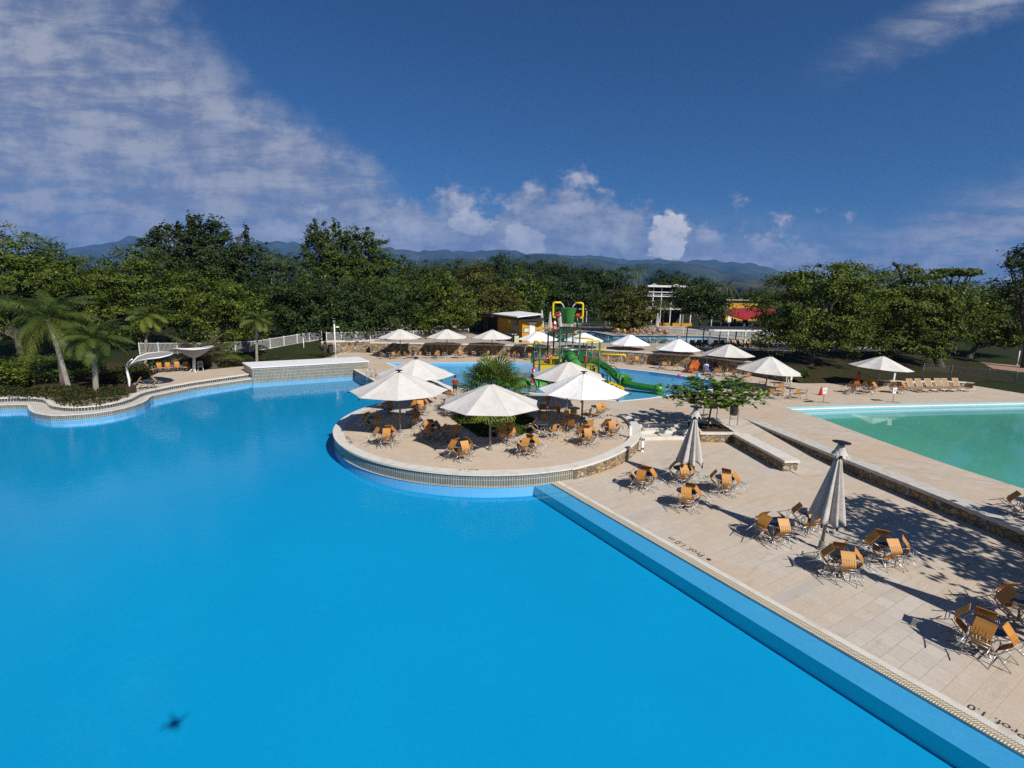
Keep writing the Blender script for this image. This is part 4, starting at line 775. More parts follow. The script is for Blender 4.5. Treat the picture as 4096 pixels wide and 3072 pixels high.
# ------------------------------------------------------------------ parasols
def canopy_mesh(R, zr, zt, n=8, rot=0., sag=.10, r0=.16, rings=5, sub=4):
    vs = []; fs = []
    for i in range(rings+1):
        t = i/rings
        for j in range(n*sub):
            a = rot+2*PI*j/(n*sub); ph = (j % sub)/sub; rr = r0+(R-r0)*t; f = math.cos(PI/n)/math.cos((ph-.5)*2*PI/n)
            lim = rr*f*(1-.035*t*math.sin(PI*ph)); z = zt-(zt-zr)*t**1.02-sag*.5*t*(1-.3*t)*math.sin(PI*ph)-(.03*math.sin(PI*t)); vs.append((math.cos(a)*lim, math.sin(a)*lim, z))
    m = n*sub
    for i in range(rings):
        for j in range(m): fs.append((i*m+j, i*m+(j+1) % m, (i+1)*m+(j+1) % m, (i+1)*m+j))
    fs.append(tuple(range(m))); return vs, fs
M_seam = mat('seam_tape', rough=.9, fn=stain_white((.52, .49, .45), (.44, .41, .38), 3.))
def parasol(label, base, h, R=2.62, rim=2.42, rot=0., tilt=(0, 0), cloth_m=None, ribs=True, group='open white parasols', cap='disc', z=None):
    s = h/3.45; root = empty('parasol', base, label=label, cat='parasol', group=group); zt = 3.40*s; zr = rim*s; R = R
    MB().tube([(0, 0, .0), (0, 0, zt)], .055, 10).build('pole', M_pole, root, smooth=True)
    MB().lathe([(.15, 0), (.15, .035), (.10, .05), (.095, .13), (.085, .19), (.06, .2)], 14).build('base_collar', M_pole, root)
    vs, fs = canopy_mesh(R, zr, zt+.03, rot=rot); m = MB(); m.add(vs, fs); o = m.build('canopy', cloth_m or M_cloth, root)
    sol = o.modifiers.new('cloth', 'SOLIDIFY'); sol.thickness = .012
    if cap == 'disc': MB().lathe([(.05, .03), (.07, .0), (.06, .12), (.02, .13)], 10, (0, 0, zt+.02)).lathe([(.01, .0), (.20, .012), (.21, .03), (.12, .055), (.01, .06)], 18, (0, 0, zt+.13)).build('cap', M_black, root)
    elif cap == 'box': MB().box((0, 0, zt+.24), (.34, .34, .42)).build('cap', M_pole, root)
    else: MB().lathe([(.17, -.02), (.16, .05), (.04, .08)], 12, (0, 0, zt)).build('cap', M_dark, root)
    if ribs:
        for i in range(8):
            a = rot+2*PI*i/8; d = Vector((math.cos(a), math.sin(a), 0)); p0 = d*.1+Vector((0, 0, zt-.06)); p1 = d*(R-.02)+Vector((0, 0, zr-.045)); p2 = d*(R+.10)+Vector((0, 0, zr-.09))
            rb = MB().bar(p0, p1, .03, .035).build('rib', M_alu, root); MB().bar(p1, p2, .06, .045).build('end_cap', M_black, rb)
            MB().tube([d*.07+Vector((0, 0, zr-.25)), d*R*.5+Vector((0, 0, (zt+zr)/2-.08))], .012, 4).build('strut', M_alu, rb)
    sm = MB()
    for i in range(8):
        a = rot+2*PI*i/8; d = Vector((math.cos(a), math.sin(a), 0)); s_ = Vector((-math.sin(a), math.cos(a), 0)); zs = [(.16, zt+.03)]
        pts = []
        for t in (0, .25, .5, .75, 1.): pts.append(d*(.16+(R-.16)*t)+Vector((0, 0, zt+.03-(zt+.03-zr)*t**1.02-.03*math.sin(PI*t)+.012)))
        for p, q in zip(pts[:-1], pts[1:]): sm.add([p-s_*.022, p+s_*.022, q+s_*.022, q-s_*.022], [(0, 3, 2, 1)])
    sm.build('seams', M_seam, root)
    root.rotation_euler = (tilt[0], tilt[1], 0); return root
def at_top(u, v, h, z=0.):                                    # the point on level z whose parasol top shows at (u, v)
    r = ray(u, v); t = (z+h-H)/r[2]; return Vector((r[0]*t, r[1]*t, z))
parasol('open parasol at the left of the round chair island', P(1602, 1730), 3.5, R=2.72, rot=rad(10))
parasol('open parasol in the middle of the round island, in front of the fan palm', P(1960, 1800), 3.46, rot=rad(22))
parasol('brightest white parasol at the right of the round island', P(2325, 1722), 3.44, rot=rad(35), R=2.66, cloth_m=M_cloth2)
pd_ = at_top(1663, 1436, 3.5); parasol('open parasol at the back of the island beside the metal ladder', pd_, 3.5, rot=rad(3))
pe_ = at_top(2275, 1447, 3.4); parasol('open parasol half hidden behind the brightest white parasol', pe_, 3.4, rot=rad(22))
parasol('back row parasol farthest left before the white fence', P(1602, 1429), 3.42, rot=rad(22))
parasol('back row parasol second from the left before the stone wall', P(1788, 1425), 3.38, rot=rad(22))
parasol('back row parasol left of the yellow kiosk', at_top(1969, 1319, 3.35), 3.35, rot=rad(18))
parasol('back row parasol in front of the white kiosk door', at_top(2153, 1325, 3.35), 3.35, rot=rad(12), cloth_m=M_cloth2)
parasol('back row parasol behind the green play tower', at_top(2336, 1330, 3.3), 3.3, rot=rad(15), cloth_m=M_cloth2)
parasol('back row parasol just right of the play tower', P(2516, 1442), 3.2, R=2.55, rim=2.2, rot=rad(15), cloth_m=M_cloth2)
parasol('back row parasol with a grey box on top', P(2706, 1462), 3.1, R=2.6, rim=2.1, rot=rad(15), cloth_m=M_cloth2, cap='box')
parasol('back row parasol shading the seated people', P(2905, 1488), 3.0, R=2.65, rim=2.15, rot=rad(15))
parasol('wrinkled sagging parasol at the right end of the back row', P(3060, 1559), 2.95, R=2.75, rim=1.95, rot=rad(-5), tilt=(0, rad(3)))
parasol('lone open parasol under the right trees by the green pool', P(3506, 1546), 2.85, R=2.5, rim=2.15, rot=rad(8), tilt=(0, rad(3)))
def closed_parasol(label, base, h, rb=.42, tilt=(0, 0), full=True, group='closed parasols', m_=None):
    s = h/3.8; root = empty('closed_parasol', base, label=label, cat='parasol', group=group); cz = h-.12
    MB().tube([(0, 0, 0), (0, 0, cz)], .055*(1 if full else .8), 10).build('pole', M_pole, root, smooth=True)
    MB().lathe([(.15, 0), (.15, .03), (.10, .05), (.09, .30), (.06, .31)], 14).build('base_collar', M_pole, root)
    n = 96 if full else 32; rows = 14; vs = []; fs = []; z0 = 1.02*s; z1 = h-(.62 if full else .1)
    R = random.Random(int(base[0]*100)); ph = [R.uniform(-.4, .4) for _ in range(8)]
    for i in range(rows+1):
        t = i/rows
        for j in range(n):
            a = 2*PI*j/n; w = .5+.5*math.cos(8*a+ph[int(j*8/n) % 8]*.3); w = w**.8; r = (rb*(1-t)+.10*t)*(.52+.48*w+.05*math.sin(3*a+2)*(1-t)); z = z0+(z1-z0)*t-.14*(1-w)*(1-t)*(-1)+(.05*math.sin(5*a+1) if i == 0 else 0); vs.append((math.cos(a)*r, math.sin(a)*r, z))
    for i in range(rows):
        for j in range(n): fs.append((i*n+j, i*n+(j+1) % n, (i+1)*n+(j+1) % n, (i+1)*n+j))
    o = MB().add(vs, fs).build('folded_canopy', m_ or M_wcloth, root, smooth=True); so_ = o.modifiers.new('cloth', 'SOLIDIFY'); so_.thickness = .012
    if full:
        MB().lathe([(.10, 0), (.115, .25), (.09, .3)], 10, (0, 0, z1)).build('hub', M_dark, root)
        vs = []; fs = []; k = 24
        for i, (r, z) in enumerate([(.10, .30), (.15, .12), (.24, -.02)]):
            for j in range(k): q = 1+.35*(j % 3 == 0)*(i/2); a = 2*PI*j/k; vs.append((math.cos(a)*r*q, math.sin(a)*r*q, h-.45+z-(.06*(j % 3 == 0)*i)))
        for i in range(2):
            for j in range(k): fs.append((i*k+j, i*k+(j+1) % k, (i+1)*k+(j+1) % k, (i+1)*k+j))
        MB().add(vs, fs).build('top_valance', m_ or M_wcloth, root)
        MB().lathe([(.02, -.10), (.06, -.02), (.27, .0), (.28, .02), (.15, .05), (.01, .06)], 24, (0, 0, h-.08)).build('cap', M_black, root)
        for i in range(8):
            a = 2*PI*(i)/8; MB().box((math.cos(a)*rb*.97, math.sin(a)*rb*.97, z0-.02), (.05, .05, .13)).build('rib_tip', M_black, root)
    root.rotation_euler = (tilt[0], tilt[1], 0); return root
closed_parasol('closed parasol in front of the stone planter', P(2746, 1932, LZ), 3.72, .64, tilt=(0, rad(2.2)))
closed_parasol('large closed parasol on the lower deck at the right', P(3283, 2196, LZ), 3.95, .60, tilt=(0, rad(2.8)))
hb = P(3283, 2196, LZ); ht = P(2796, 2016, LZ); tip3 = P(3441, 2292, LZ); closed_parasol('closed parasol outside the lower right picture edge', tip3+(hb-ht), 3.95, .6)
for (u, vb, vt, lab) in [(2512, 1331, 1250, 'slim closed parasol left on the far pool terrace'), (2625, 1333, 1254, 'slim closed parasol right on the far pool terrace'), (2198, 1342, 1249, 'closed parasol behind the play tower posts, next to the kiosk'), (2165, 1340, 1242, 'closed parasol standing against the kiosk corner'), (2238, 1342, 1252, 'closed parasol directly behind the green bucket'), (2283, 1345, 1285, 'closed parasol right of the green bucket bottom')]:
    b = P(u, vb, TZ); lo = (vb-vt)*b.y/F; closed_parasol(lab, b, lo*1.03, .42, full=False)

# ------------------------------------------------------------------ chairs and tables
def chair_parts():
    al = .0125; d = {}
    for s in (-1, 1):
        d['leg_f%d' % s] = MB().tube([(s*.255, 0, 0), (s*.262, -.015, .3), (s*.265, -.03, .58)], al, 6)
        d['leg_r%d' % s] = MB().tube([(s*.235, -.56, 0), (s*.225, -.47, .25), (s*.215, -.42, .44)], al, 6)
        d['arm%d' % s] = MB().tube([(s*.265, -.03, .58), (s*.265, -.06, .64), (s*.265, -.13, .665), (s*.262, -.28, .655), (s*.245, -.41, .60), (s*.222, -.46, .56)], al*1.05, 6)
    d['frame'] = MB().tube([(-.25, -.02, .36), (.25, -.02, .36)], al*.9, 6).tube([(-.22, -.44, .36), (.22, -.44, .36)], al*.9, 6).tube([(-.262, -.01, .22), (.262, -.01, .22)], al*.8, 6).tube([(-.222, -.45, .28), (.222, -.45, .28)], al*.8, 6).tube([(-.25, -.02, .40), (-.22, -.44, .42)], al*.9, 6).tube([(.25, -.02, .40), (.22, -.44, .42)], al*.9, 6)
    # seat: plywood shell with rows of holes towards the back
    st = MB(); hw = .19; prof = [(.02, .415), (0, .445), (-.08, .455), (-.2, .445), (-.33, .435)]
    def sweep(mb, prof, x0, x1, th=.012):
        for i in range(len(prof)-1):
            (y0, z0), (y1, z1) = prof[i], prof[i+1]; t = Vector((0, y1-y0, z1-z0)).normalized(); nn = Vector((0, t.z, -t.y))*th
            a = [Vector((x0, y0, z0)), Vector((x1, y0, z0)), Vector((x1, y1, z1)), Vector((x0, y1, z1))]; b = [q+nn for q in a]; mb.add(a+b, [(0, 1, 2, 3), (7, 6, 5, 4), (0, 4, 5, 1), (1, 5, 6, 2), (2, 6, 7, 3), (3, 7, 4, 0)])
    sweep(st, prof[:4], -hw, hw)
    xs = [-.19+.0633*i for i in range(7)]
    for i in range(6): sweep(st, [(-.2, .445), (-.33, .435)], xs[i]+.009, xs[i+1]-.009)
    sweep(st, [(-.26, .442), (-.272, .441)], -hw, hw); d['seat'] = st
    bk = MB(); lowp = [(-.33, .435), (-.405, .445), (-.44, .485), (-.46, .56), (-.475, .63)]; upp = [(-.475, .63), (-.49, .70), (-.505, .79), (-.525, .865)]
    for i in range(6): sweep(bk, lowp, xs[i]+.009, xs[i+1]-.009)
    sweep(bk, upp, -hw, hw); sweep(bk, [(-.452, .53), (-.455, .545)], -hw, hw); sweep(bk, [(-.465, .585), (-.468, .60)], -hw, hw); d['back'] = bk
    return d
CP = chair_parts()
def chair_proto():
    r = empty('cafe_chair', (0, 0, -50)); CP['seat'].build('seat', M_shell, r); CP['back'].build('backrest', M_shell, r)
    for s in (-1, 1):
        CP['leg_f%d' % s].build('leg', M_alu, r, smooth=True); CP['leg_r%d' % s].build('leg', M_alu, r, smooth=True); CP['arm%d' % s].build('armrest', M_alu, r, smooth=True)
    CP['frame'].build('seat_frame', M_alu, r, smooth=True); return r
proto = chair_proto()
farm = MB()
for q in ('leg_f-1', 'leg_f1', 'leg_r-1', 'leg_r1', 'arm-1', 'arm1', 'frame'): farm.add(CP[q].v, CP[q].f)
used = [False]
def chair(loc, yaw, label, tip=0., group='orange slatted cafe chairs', small=False):
    """chair standing on its front feet at loc, facing yaw; tip leans it forward"""
    if not used[0]: r = proto; used[0] = True
    else: r = copy_tree(proto)
    r.location = loc; r.rotation_mode = 'QUATERNION'
    r.rotation_quaternion = (Matrix.Rotation(yaw-PI/2, 3, 'Z') @ Matrix.Rotation(-tip, 3, 'X')).to_quaternion()
    r.scale = (1.05, 1.05, 1.05); r['label'] = label; r['category'] = 'chair'; r['group'] = group; return r
def table_proto():
    r = empty('cafe_table', (0, 0, -50)); MB().lathe([(.01, 0), (.385, .0), (.40, .008), (.40, .022), (.39, .028), (.01, .028)], 28, (0, 0, .705)).build('tabletop', M_dblue, r)
    MB().lathe([(.397, 0), (.408, .0), (.408, .018), (.397, .018)], 28, (0, 0, .708), cap=False).build('rim', M_alu, r); MB().tube([(0, 0, .05), (0, 0, .705)], .032, 10).build('post', M_alu, r, smooth=True)
    m = MB()
    for i in range(4): a = PI/4+i*PI/2; m.tube([(math.cos(a)*.03, math.sin(a)*.03, .10), (math.cos(a)*.18, math.sin(a)*.18, .07), (math.cos(a)*.33, math.sin(a)*.33, .015)], [.03, .026, .018], 6)
    m.build('foot', M_alu, r, smooth=True); return r
tproto = table_proto(); tused = [False]
def table(loc, label, rz=0., group='round cafe tables'):
    if not tused[0]: r = tproto; tused[0] = True
    else: r = copy_tree(tproto)
    r.location = loc; r.rotation_euler = (0, 0, rz); r['label'] = label; r['category'] = 'table'; r['group'] = group; return r
def side(dl):
    dl = (dl+180) % 360-180
    for a, b, n in [(-22.5, 22.5, 'near'), (22.5, 67.5, 'near right'), (67.5, 112.5, 'right'), (112.5, 157.5, 'far right'), (-67.5, -22.5, 'near left'), (-112.5, -67.5, 'left'), (-157.5, -112.5, 'far left')]:
        if a <= dl < b: return n
    return 'far'
def cset(desc, u, v, z, chairs, tz=.73):
    """table whose top shows at (u, v); chairs are (angle, tipped, [distance, twist]); angle 0 is towards the camera, 90 is right"""
    t = P(u, v, z+tz); t.z = z; table(t, 'round dark table '+desc, random.random()); base = math.atan2(-t.y, -t.x)
    for c in chairs:
        dl, tp = c[0], c[1]; a = base+rad(dl+random.uniform(-4, 4)); d = (.66 if tp else .70) if len(c) < 3 else c[2]; tw = rad(random.uniform(-11, 11)) if len(c) < 4 else rad(c[3])
        q = t+Vector((math.cos(a), math.sin(a), 0))*d
        chair(q, a+PI+tw, '%s orange chair, %s side of table %s' % ('tipped' if tp else 'upright', side(dl), desc), rad(random.uniform(47, 53)) if tp else 0.)
T = 1; U = 0
cset('nearest the stone island wall', 2573, 1893, LZ, [(-12, T), (75, T), (165, T), (-100, T)])
cset('under the left closed parasol', 2730, 1872, LZ, [(12, T), (80, T), (175, T), (-75, T)])
cset('right of the left closed parasol', 2899, 1909, LZ, [(10, T), (82, T), (175, T), (-80, T)])
cset('in front of the left closed parasol', 2747, 1963, LZ, [(0, T), (75, T), (170, T)])
cset('left of the large closed parasol', 3098, 2086, LZ, [(-38, T), (42, T), (130, T), (-125, T)])
cset('behind the large closed parasol', 3238, 2048, LZ, [(20, T), (140, T), (-80, T)])
cset('right of the large parasol foot', 3366, 2216, LZ, [(22, T), (90, T), (-68, T), (-160, T)])
cset('at the tree shadow edge', 3549, 2167, LZ, [(32, T), (95, T), (-60, T), (-158, T)])
cset('nearest the lower right corner', 3946, 2500, LZ, [(-5, T), (70, T), (-95, T), (-175, T)])
cset('cut by the right picture edge', 4092, 2392, LZ, [(-50, T), (-130, T), (150, T), (45, T)])
cset('on the deck above, right edge', 4120, 2005, 0, [(-70, T), (170, T)])
# round island
cset('at the left rim of the island', 1542, 1727, 0, [(5, T), (-75, T), (160, T), (85, T)])
cset('behind the leftmost island table', 1492, 1669, 0, [(-60, T), (35, T), (-130, T)])
cset('at the back left island rim', 1556, 1611, 0, [(10, T), (-85, T)])
cset('right of the left island pole', 1650, 1657, 0, [(-60, U), (25, T), (140, T)])
cset('behind the left island parasol', 1678, 1613, 0, [(10, T), (80, T), (-50, T), (170, T)])
cset('half shaded left of the grass bed', 1718, 1702, 0, [(-15, T), (70, T), (-85, T), (170, T)])
cset('in the shade beside the grass bed', 1806, 1713, 0, [(-100, T), (20, T), (80, T), (-60, T)])
cset('nearest the front island rim', 1845, 1778, 0, [(-60, T), (25, T), (130, T), (-130, T)])
cset('just right of the middle parasol pole', 2028, 1716, 0, [(-25, T), (35, T), (-110, T), (160, T)])
cset('in the sun at the front of the island', 2110, 1765, 0, [(-15, T), (80, T), (-95, T), (165, T)])
cset('between the middle and right poles', 2165, 1690, 0, [(25, U, .75, 30), (60, U, .95, 60), (-80, T), (175, U)])
cset('under the brightest white parasol', 2317, 1671, 0, [(-70, U), (35, U), (-140, U), (-20, U)])
cset('at the right rim of the island', 2444, 1698, 0, [(10, T), (-60, T), (-155, T), (95, T)])
cset('in front of the right island pole', 2350, 1727, 0, [(10, T), (-65, T), (85, T), (-165, T)])
cset('in shade beside the splash pool', 2162, 1608, 0, [(10, U), (55, U), (-80, U), (150, U)])
cset('behind the brightest parasol', 2295, 1632, 0, [(-60, U), (0, U), (60, U)])
cset('at the back rim behind the right parasol', 2388, 1625, 0, [(70, T), (20, T)])
def lone(u, v, z, yaw, label, tip=0.):                        # yaw: 0 faces the camera, 90 faces right
    q = P(u, v, z); base = math.atan2(-q.y, -q.x); return chair(q, base+rad(yaw), label, rad(tip))
lone(1806, 1600, 0, 160, 'upright orange chair near the dark man behind the island')
lone(1770, 1640, 0, -120, 'upright orange chair left of the grass bed, seat towards the pool')
lone(1800, 1672, 0, 20, 'upright orange chair at the corner of the grass bed')
lone(2055, 1590, 0, -80, 'upright orange chair on the splash pool edge beside the fan palm')
lone(2088, 1597, 0, -100, 'dark shaded orange chair right of the fan palm at the splash pool')
# back row under the stone wall
W_ = [('below the leftmost back row parasol', 1558, 1409, [(-60, U), (60, U), (20, U), (150, U)]), ('right of the leftmost back row pole', 1650, 1409, [(-50, U), (50, U), (170, T)]), ('left of the second back row pole', 1746, 1409, [(-85, U), (0, U), (90, U), (170, U)]), ('right of the second back row pole', 1832, 1409, [(-60, T), (40, T), (100, U)]),
      ('behind the fan palm crown', 1924, 1405, [(-80, U), (50, U), (150, U)]), ('left of the green play posts', 2025, 1409, [(-70, U), (60, U), (160, T)]), ('behind the climbing net', 2100, 1413, [(-90, U), (80, U), (30, U)]), ('behind the green play tower deck', 2250, 1416, [(-60, U), (60, U), (0, U)]),
      ('behind the yellow spray pipe', 2440, 1428, [(-70, U), (70, U), (0, U)]), ('beyond the open green slide', 2545, 1434, [(-60, T), (70, U), (10, T)]), ('right of the slide before the wall', 2637, 1448, [(70, U), (20, U), (130, U)]), ('left of the seated people', 2741, 1460, [(-90, U), (30, U), (150, U), (90, U)]),
      ('where the people sit in the shade', 2860, 1474, [(-60, U), (10, U), (80, U), (160, U)]), ('right of the seated people', 2952, 1490, [(-40, T), (50, U), (150, U), (90, U)])]
for w in W_: cset(w[0], w[1], w[2], 0, w[3])
cset('below the sagging parasol pole', 3078, 1553, 0, [(5, U), (50, U), (-60, U)])
cset('piled with towels beside the sagging parasol', 3098, 1530, 0, [(80, U), (-90, U), (20, U)])
cset('alone left of the red cone', 3162, 1553, 0, [(25, U), (80, U)])
cset('left of the lone right parasol pole', 3420, 1540, 0, [(0, U), (-80, T), (90, U), (170, U)])
cset('just right of the lone parasol pole', 3480, 1538, 0, [(-60, T), (60, T), (160, T)])
cset('between lone parasol and loungers', 3592, 1540, 0, [(-50, T), (70, T), (170, T)])
cset('under the curved sail on the left', 588, 1520, 0, [(-75, T), (75, T)])
for i, (u, v, yw, w) in enumerate([(620, 1496, 70, 'first from the left'), (648, 1491, 20, 'second from the left'), (680, 1490, 15, 'in the middle'), (713, 1487, 5, 'second from the right'), (748, 1487, 5, 'last on the right')]):
    lone(u, v, 0, yw, 'orange chair %s in the row by the clipped hedge' % w)
FT = [(2468, 1336, 'far left in'), (2492, 1340, 'second in'), (2531, 1336, 'third in'), (2554, 1340, 'fourth in'), (2590, 1336, 'fifth in'), (2612, 1341, 'sixth in'), (2636, 1337, 'seventh in'), (2662, 1343, 'far right in')]
for i, (u, v, w) in enumerate(FT):
    q = P(u, v, TZ); t = q.copy(); table(t, 'cafe table %s the far pool table row' % w)
    for dl in (0, 90, 180, 270):
        if dl == 180 and i % 2: continue
        a = math.atan2(-t.y, -t.x)+rad(dl+20+i*15); chair(t+Vector((math.cos(a), math.sin(a), 0))*.64, a+PI, 'tipped chair, %s side of table %s the far row' % (side(dl+20+i*15), w), rad(50))
for i, (u, v, w) in enumerate([(2186, 1330, 'nearest the kiosk corner'), (2200, 1338, 'left before the closed parasols'), (2222, 1345, 'left behind the bucket tower'), (2240, 1352, 'directly below the bucket'), (2262, 1352, 'right below the bucket'), (2285, 1345, 'beside the far pool corner'), (2300, 1350, 'rightmost of the kiosk cluster'), (2210, 1352, 'front left of the kiosk cluster')]):
    t = P(u, v, TZ); table(t, 'cafe table %s on the upper terrace' % w)
    for dl in (0, 90, 180, -90):
        if dl == 180 and i % 2: continue
        a = math.atan2(-t.y, -t.x)+rad(dl+i*17); chair(t+Vector((math.cos(a), math.sin(a), 0))*.64, a+PI, 'tipped chair, %s side of terrace table %s' % (side(dl+i*17), w), rad(50))
# white plastic chair and loungers
wc = empty('plastic_chair', P(803, 1485), math.atan2(-P(803, 1485).y, -P(803, 1485).x)-PI/2, label='white plastic chair beside the funnel shaped sail', cat='chair')
MB().box((0, -.2, .43), (.44, .44, .03)).build('seat', M_white, wc)
m = MB(); m.tube([(-.2, -.42, .43), (-.21, -.48, .8), (-.12, -.5, .9), (.12, -.5, .9), (.21, -.48, .8), (.2, -.42, .43)], .025, 6)
for x in (-.1, 0, .1): m.tube([(x, -.42, .43), (x, -.49, .87)], .018, 5)
m.build('backrest', M_white, wc)
for s in (-1, 1):
    for y, e in ((0, .03), (-.42, -.06)): MB().tube([(s*.2, y, .43), (s*.22, y+e, 0)], .022, 6).build('leg', M_white, wc)
def lounger_proto():
    r = empty('sun_lounger', (0, 0, -50)); m = MB(); m.tube([(-.3, 0, .30), (-.3, 1.35, .30)], .02, 6).tube([(.3, 0, .30), (.3, 1.35, .30)], .02, 6).tube([(-.3, 0, .30), (.3, 0, .30)], .02, 6).tube([(-.3, 1.35, .3), (-.3, 1.72, .98), (.3, 1.72, .98), (.3, 1.35, .3)], .02, 6); m.build('frame', M_white, r)
    MB().box((0, .67, .31), (.56, 1.32, .015)).build('seat', M_tan, r); MB().bar((0, 1.36, .32), (0, 1.71, .97), .56, .015).build('backrest', M_tan, r)
    for s in (-1, 1):
        for y in (.25, 1.25): MB().tube([(s*.3, y, .3), (s*.3, y-.06, .15), (s*.3, y, 0)], .018, 5).build('leg', M_white, r)
    return r
lp = lounger_proto(); first = True
def lounger(q, rz, label, m_=None):
    global first
    if first: r = lp; first = False
    else: r = copy_tree(lp)
    r.location = q; r.rotation_euler = (0, 0, rz); r['label'] = label; r['category'] = 'sun lounger'; r['group'] = 'sun loungers'
    if m_:
        for c in r.children:
            if c.name.startswith(('seat', 'backrest')):
                c.data = c.data.copy(); c.data.materials[0] = m_
    return r
for u, w in [(3700, 'leftmost'), (3735, 'second from the left'), (3775, 'third from the left'), (3815, 'fourth from the left'), (3843, 'second from the right'), (3888, 'rightmost')]:
    q = P(u, 1573-(u-3700)*.02, 0); lounger(q, rad(8), 'tan sling sun lounger, %s of the six by the green pool' % w)
for i, (u, w) in enumerate([(2765, 'leftmost'), (2792, 'second'), (2817, 'third'), (2857, 'fourth'), (2882, 'fifth'), (2920, 'sixth'), (2945, 'seventh'), (2975, 'eighth'), (3003, 'ninth'), (3032, 'tenth')]):
    q = P(u, 1384, TZ); lounger(q, PI-.3, 'dark sling lounger, %s from the left along the far pool' % w, M_dark)
for i, (u, w) in enumerate([(2945, 'left'), (2970, 'middle left'), (3000, 'middle right'), (3030, 'right')]):
    q = P(u, 1396, TZ); lounger(q, .3, 'brown sling lounger, %s of four under the pergola' % w)

# ------------------------------------------------------------------ fences
def PG(u, v, n=8):
    z = 0.
    for _ in range(n): p = P(u, v, z); z = .5*z+.5*gz(p.x, p.y)
    return Vector((p.x, p.y, gz(p.x, p.y)))
def fence(label, pts, h=1.15, bay=2.0, sp=.13, m=None, pw=.022, post=.07):
    m = m or M_white; root = empty('picket_fence', pts[0], label=label, cat='fence'); o = Vector(pts[0]); first_ = True
    for a, b in zip(pts[:-1], pts[1:]):
        a = Vector(a); b = Vector(b); L = (b-a).length; nb = max(1, round(L/bay))
        for i in range(nb):
            p = a.lerp(b, i/nb)-o; q = a.lerp(b, (i+1)/nb)-o
            MB().box(p+Vector((0, 0, h/2+.03)), (post, post, h+.1)).build('post', m, root)
            mb = MB(); up = Vector((0, 0, 1)); mb.bar(p+up*(h-.02), q+up*(h-.02), .045, .045).bar(p+up*.12, q+up*.12, .04, .04); n = max(3, int((q-p).length/sp))
            for k in range(1, n): r = p.lerp(q, k/n); mb.box(r+up*(h/2+.05), (pw, pw, h-.14))
            mb.build('picket_panel', m, root)
    MB().box(Vector(pts[-1])-o+Vector((0, 0, h/2+.03)), (post, post, h+.1)).build('post', m, root)
fence('white picket fence behind the lawn and the left sail canopies', [PG(560, 1417), PG(861, 1415), PG(1024, 1407), PG(1289, 1387)], h=1.25)
fence('white picket fence above the stone wall, behind the back parasols', [(-23.7, 62.6, TZ), (-17.3, 66.2, TZ), (-12, 69.0, TZ), (-6.6, 73.5, TZ)], h=1.15)
fence('long pale fence beyond the far pool', [P(2150, 1312, TZ), P(2300, 1316, TZ), P(2500, 1323, TZ), P(2680, 1331, TZ), P(2900, 1343, TZ), P(3120, 1358, TZ)], h=1.15, sp=.16, pw=.05, bay=2.6)
fence('weathered fence under the right hand trees', [PG(3690, 1496), PG(3803, 1506), PG(3950, 1522), PG(4180, 1548)], h=1.15, m=M_alu)
# curved low stone seat wall at the right
sw_ = [P(u, v, 0) for u, v in [(3510, 1541), (3560, 1546), (3640, 1551), (3700, 1548), (3780, 1548), (3860, 1552), (3890, 1556)]]; r = empty('low_seat_wall', sw_[0], label='low curving stone wall with pale top behind the tan loungers', cat='stone wall')
put_under(MB().wall(sw_, -.02, .46).build('stone_face', M_stone), r); m = MB().strip(offs(sw_, -.05), offs(sw_, .4), .55); m.wall(offs(sw_, -.05), .46, .55); put_under(m.build('coping', M_wcop), r)

# ------------------------------------------------------------------ lamps, bins, signs
def lamp(label, u, vb, vt, z, heads=True, r=.075):
    b = P(u, vb, z) if z is not None else PG(u, vb); h = (vb-vt)*b.y/F*1.01; root = empty('lamp_post', b, label=label, cat='lamp post'); MB().tube([(0, 0, 0), (0, 0, h*.86)], r, 10).lathe([(.16, 0), (.16, .03), (.09, .05)], 12).build('pole', M_white, root, smooth=True)
    if heads:
        MB().box((0, 0, h*.93), (.26, .2, .24)).box((0, 0, h), (.3, .28, .06)).tube([(0, 0, h*.86), (0, 0, h*.9)], .05, 8).build('flood_light', M_alu, root); MB().tube([(0, 0, h*.76), (.35, -.1, h*.78)], .03, 6).box((.42, -.12, h*.79), (.34, .22, .14)).build('camera_arm', M_white, root)
    return root
lamp('tall white lamp post with flood lights before the left stone wall', 1343, 1428, 1276, 0)
lamp('thin white pole on the lawn left of the lamp post', 1217, 1420, 1341, 0, heads=False, r=.035)
lamp('white lamp post beside the far fence, near the red pavilion', 2843, 1316, 1247, TZ, r=.09)
lamp('thin dark lamp pole behind the splash tower', 2437, 1296, 1230, TZ, heads=False, r=.05)
lamp('thin pale post far right under the dark trees', 4068, 1460, 1394, None, heads=False, r=.06)
def bollard(label, q, h, check=False):
    root = empty('bollard', q, label=label, cat='bollard'); MB().box((0, 0, h/2), (.14, .14, h)).box((0, 0, h+.012), (.17, .17, .03)).build('post', M_white, root)
    if check:
        for z in (h*.88, h*.22):
            for s in (-1, 1): MB().box((s*.04, -.072, z), (.055, .012, .13)).build('lens', M_black, root)
bollard('white bollard standing on the island side of the curved wall', IC.to_3d()+Vector((8.75*math.cos(rad(-21)), 8.75*math.sin(rad(-21)), 0)), .68)
bollard('white bollard with black lenses on the lower deck by the stone wall', IC.to_3d()+Vector((9.5*math.cos(rad(-23)), 9.5*math.sin(rad(-23)), LZ)), .82, True)
bollard('white bollard with black lenses at the end of the upper stone wall', P(3152, 1529, 0)+Vector((.15, -.2, 0)), .85, True)
bollard('white bollard behind the lone parasol at the low seat wall', P(3572, 1534, 0), 1.0)
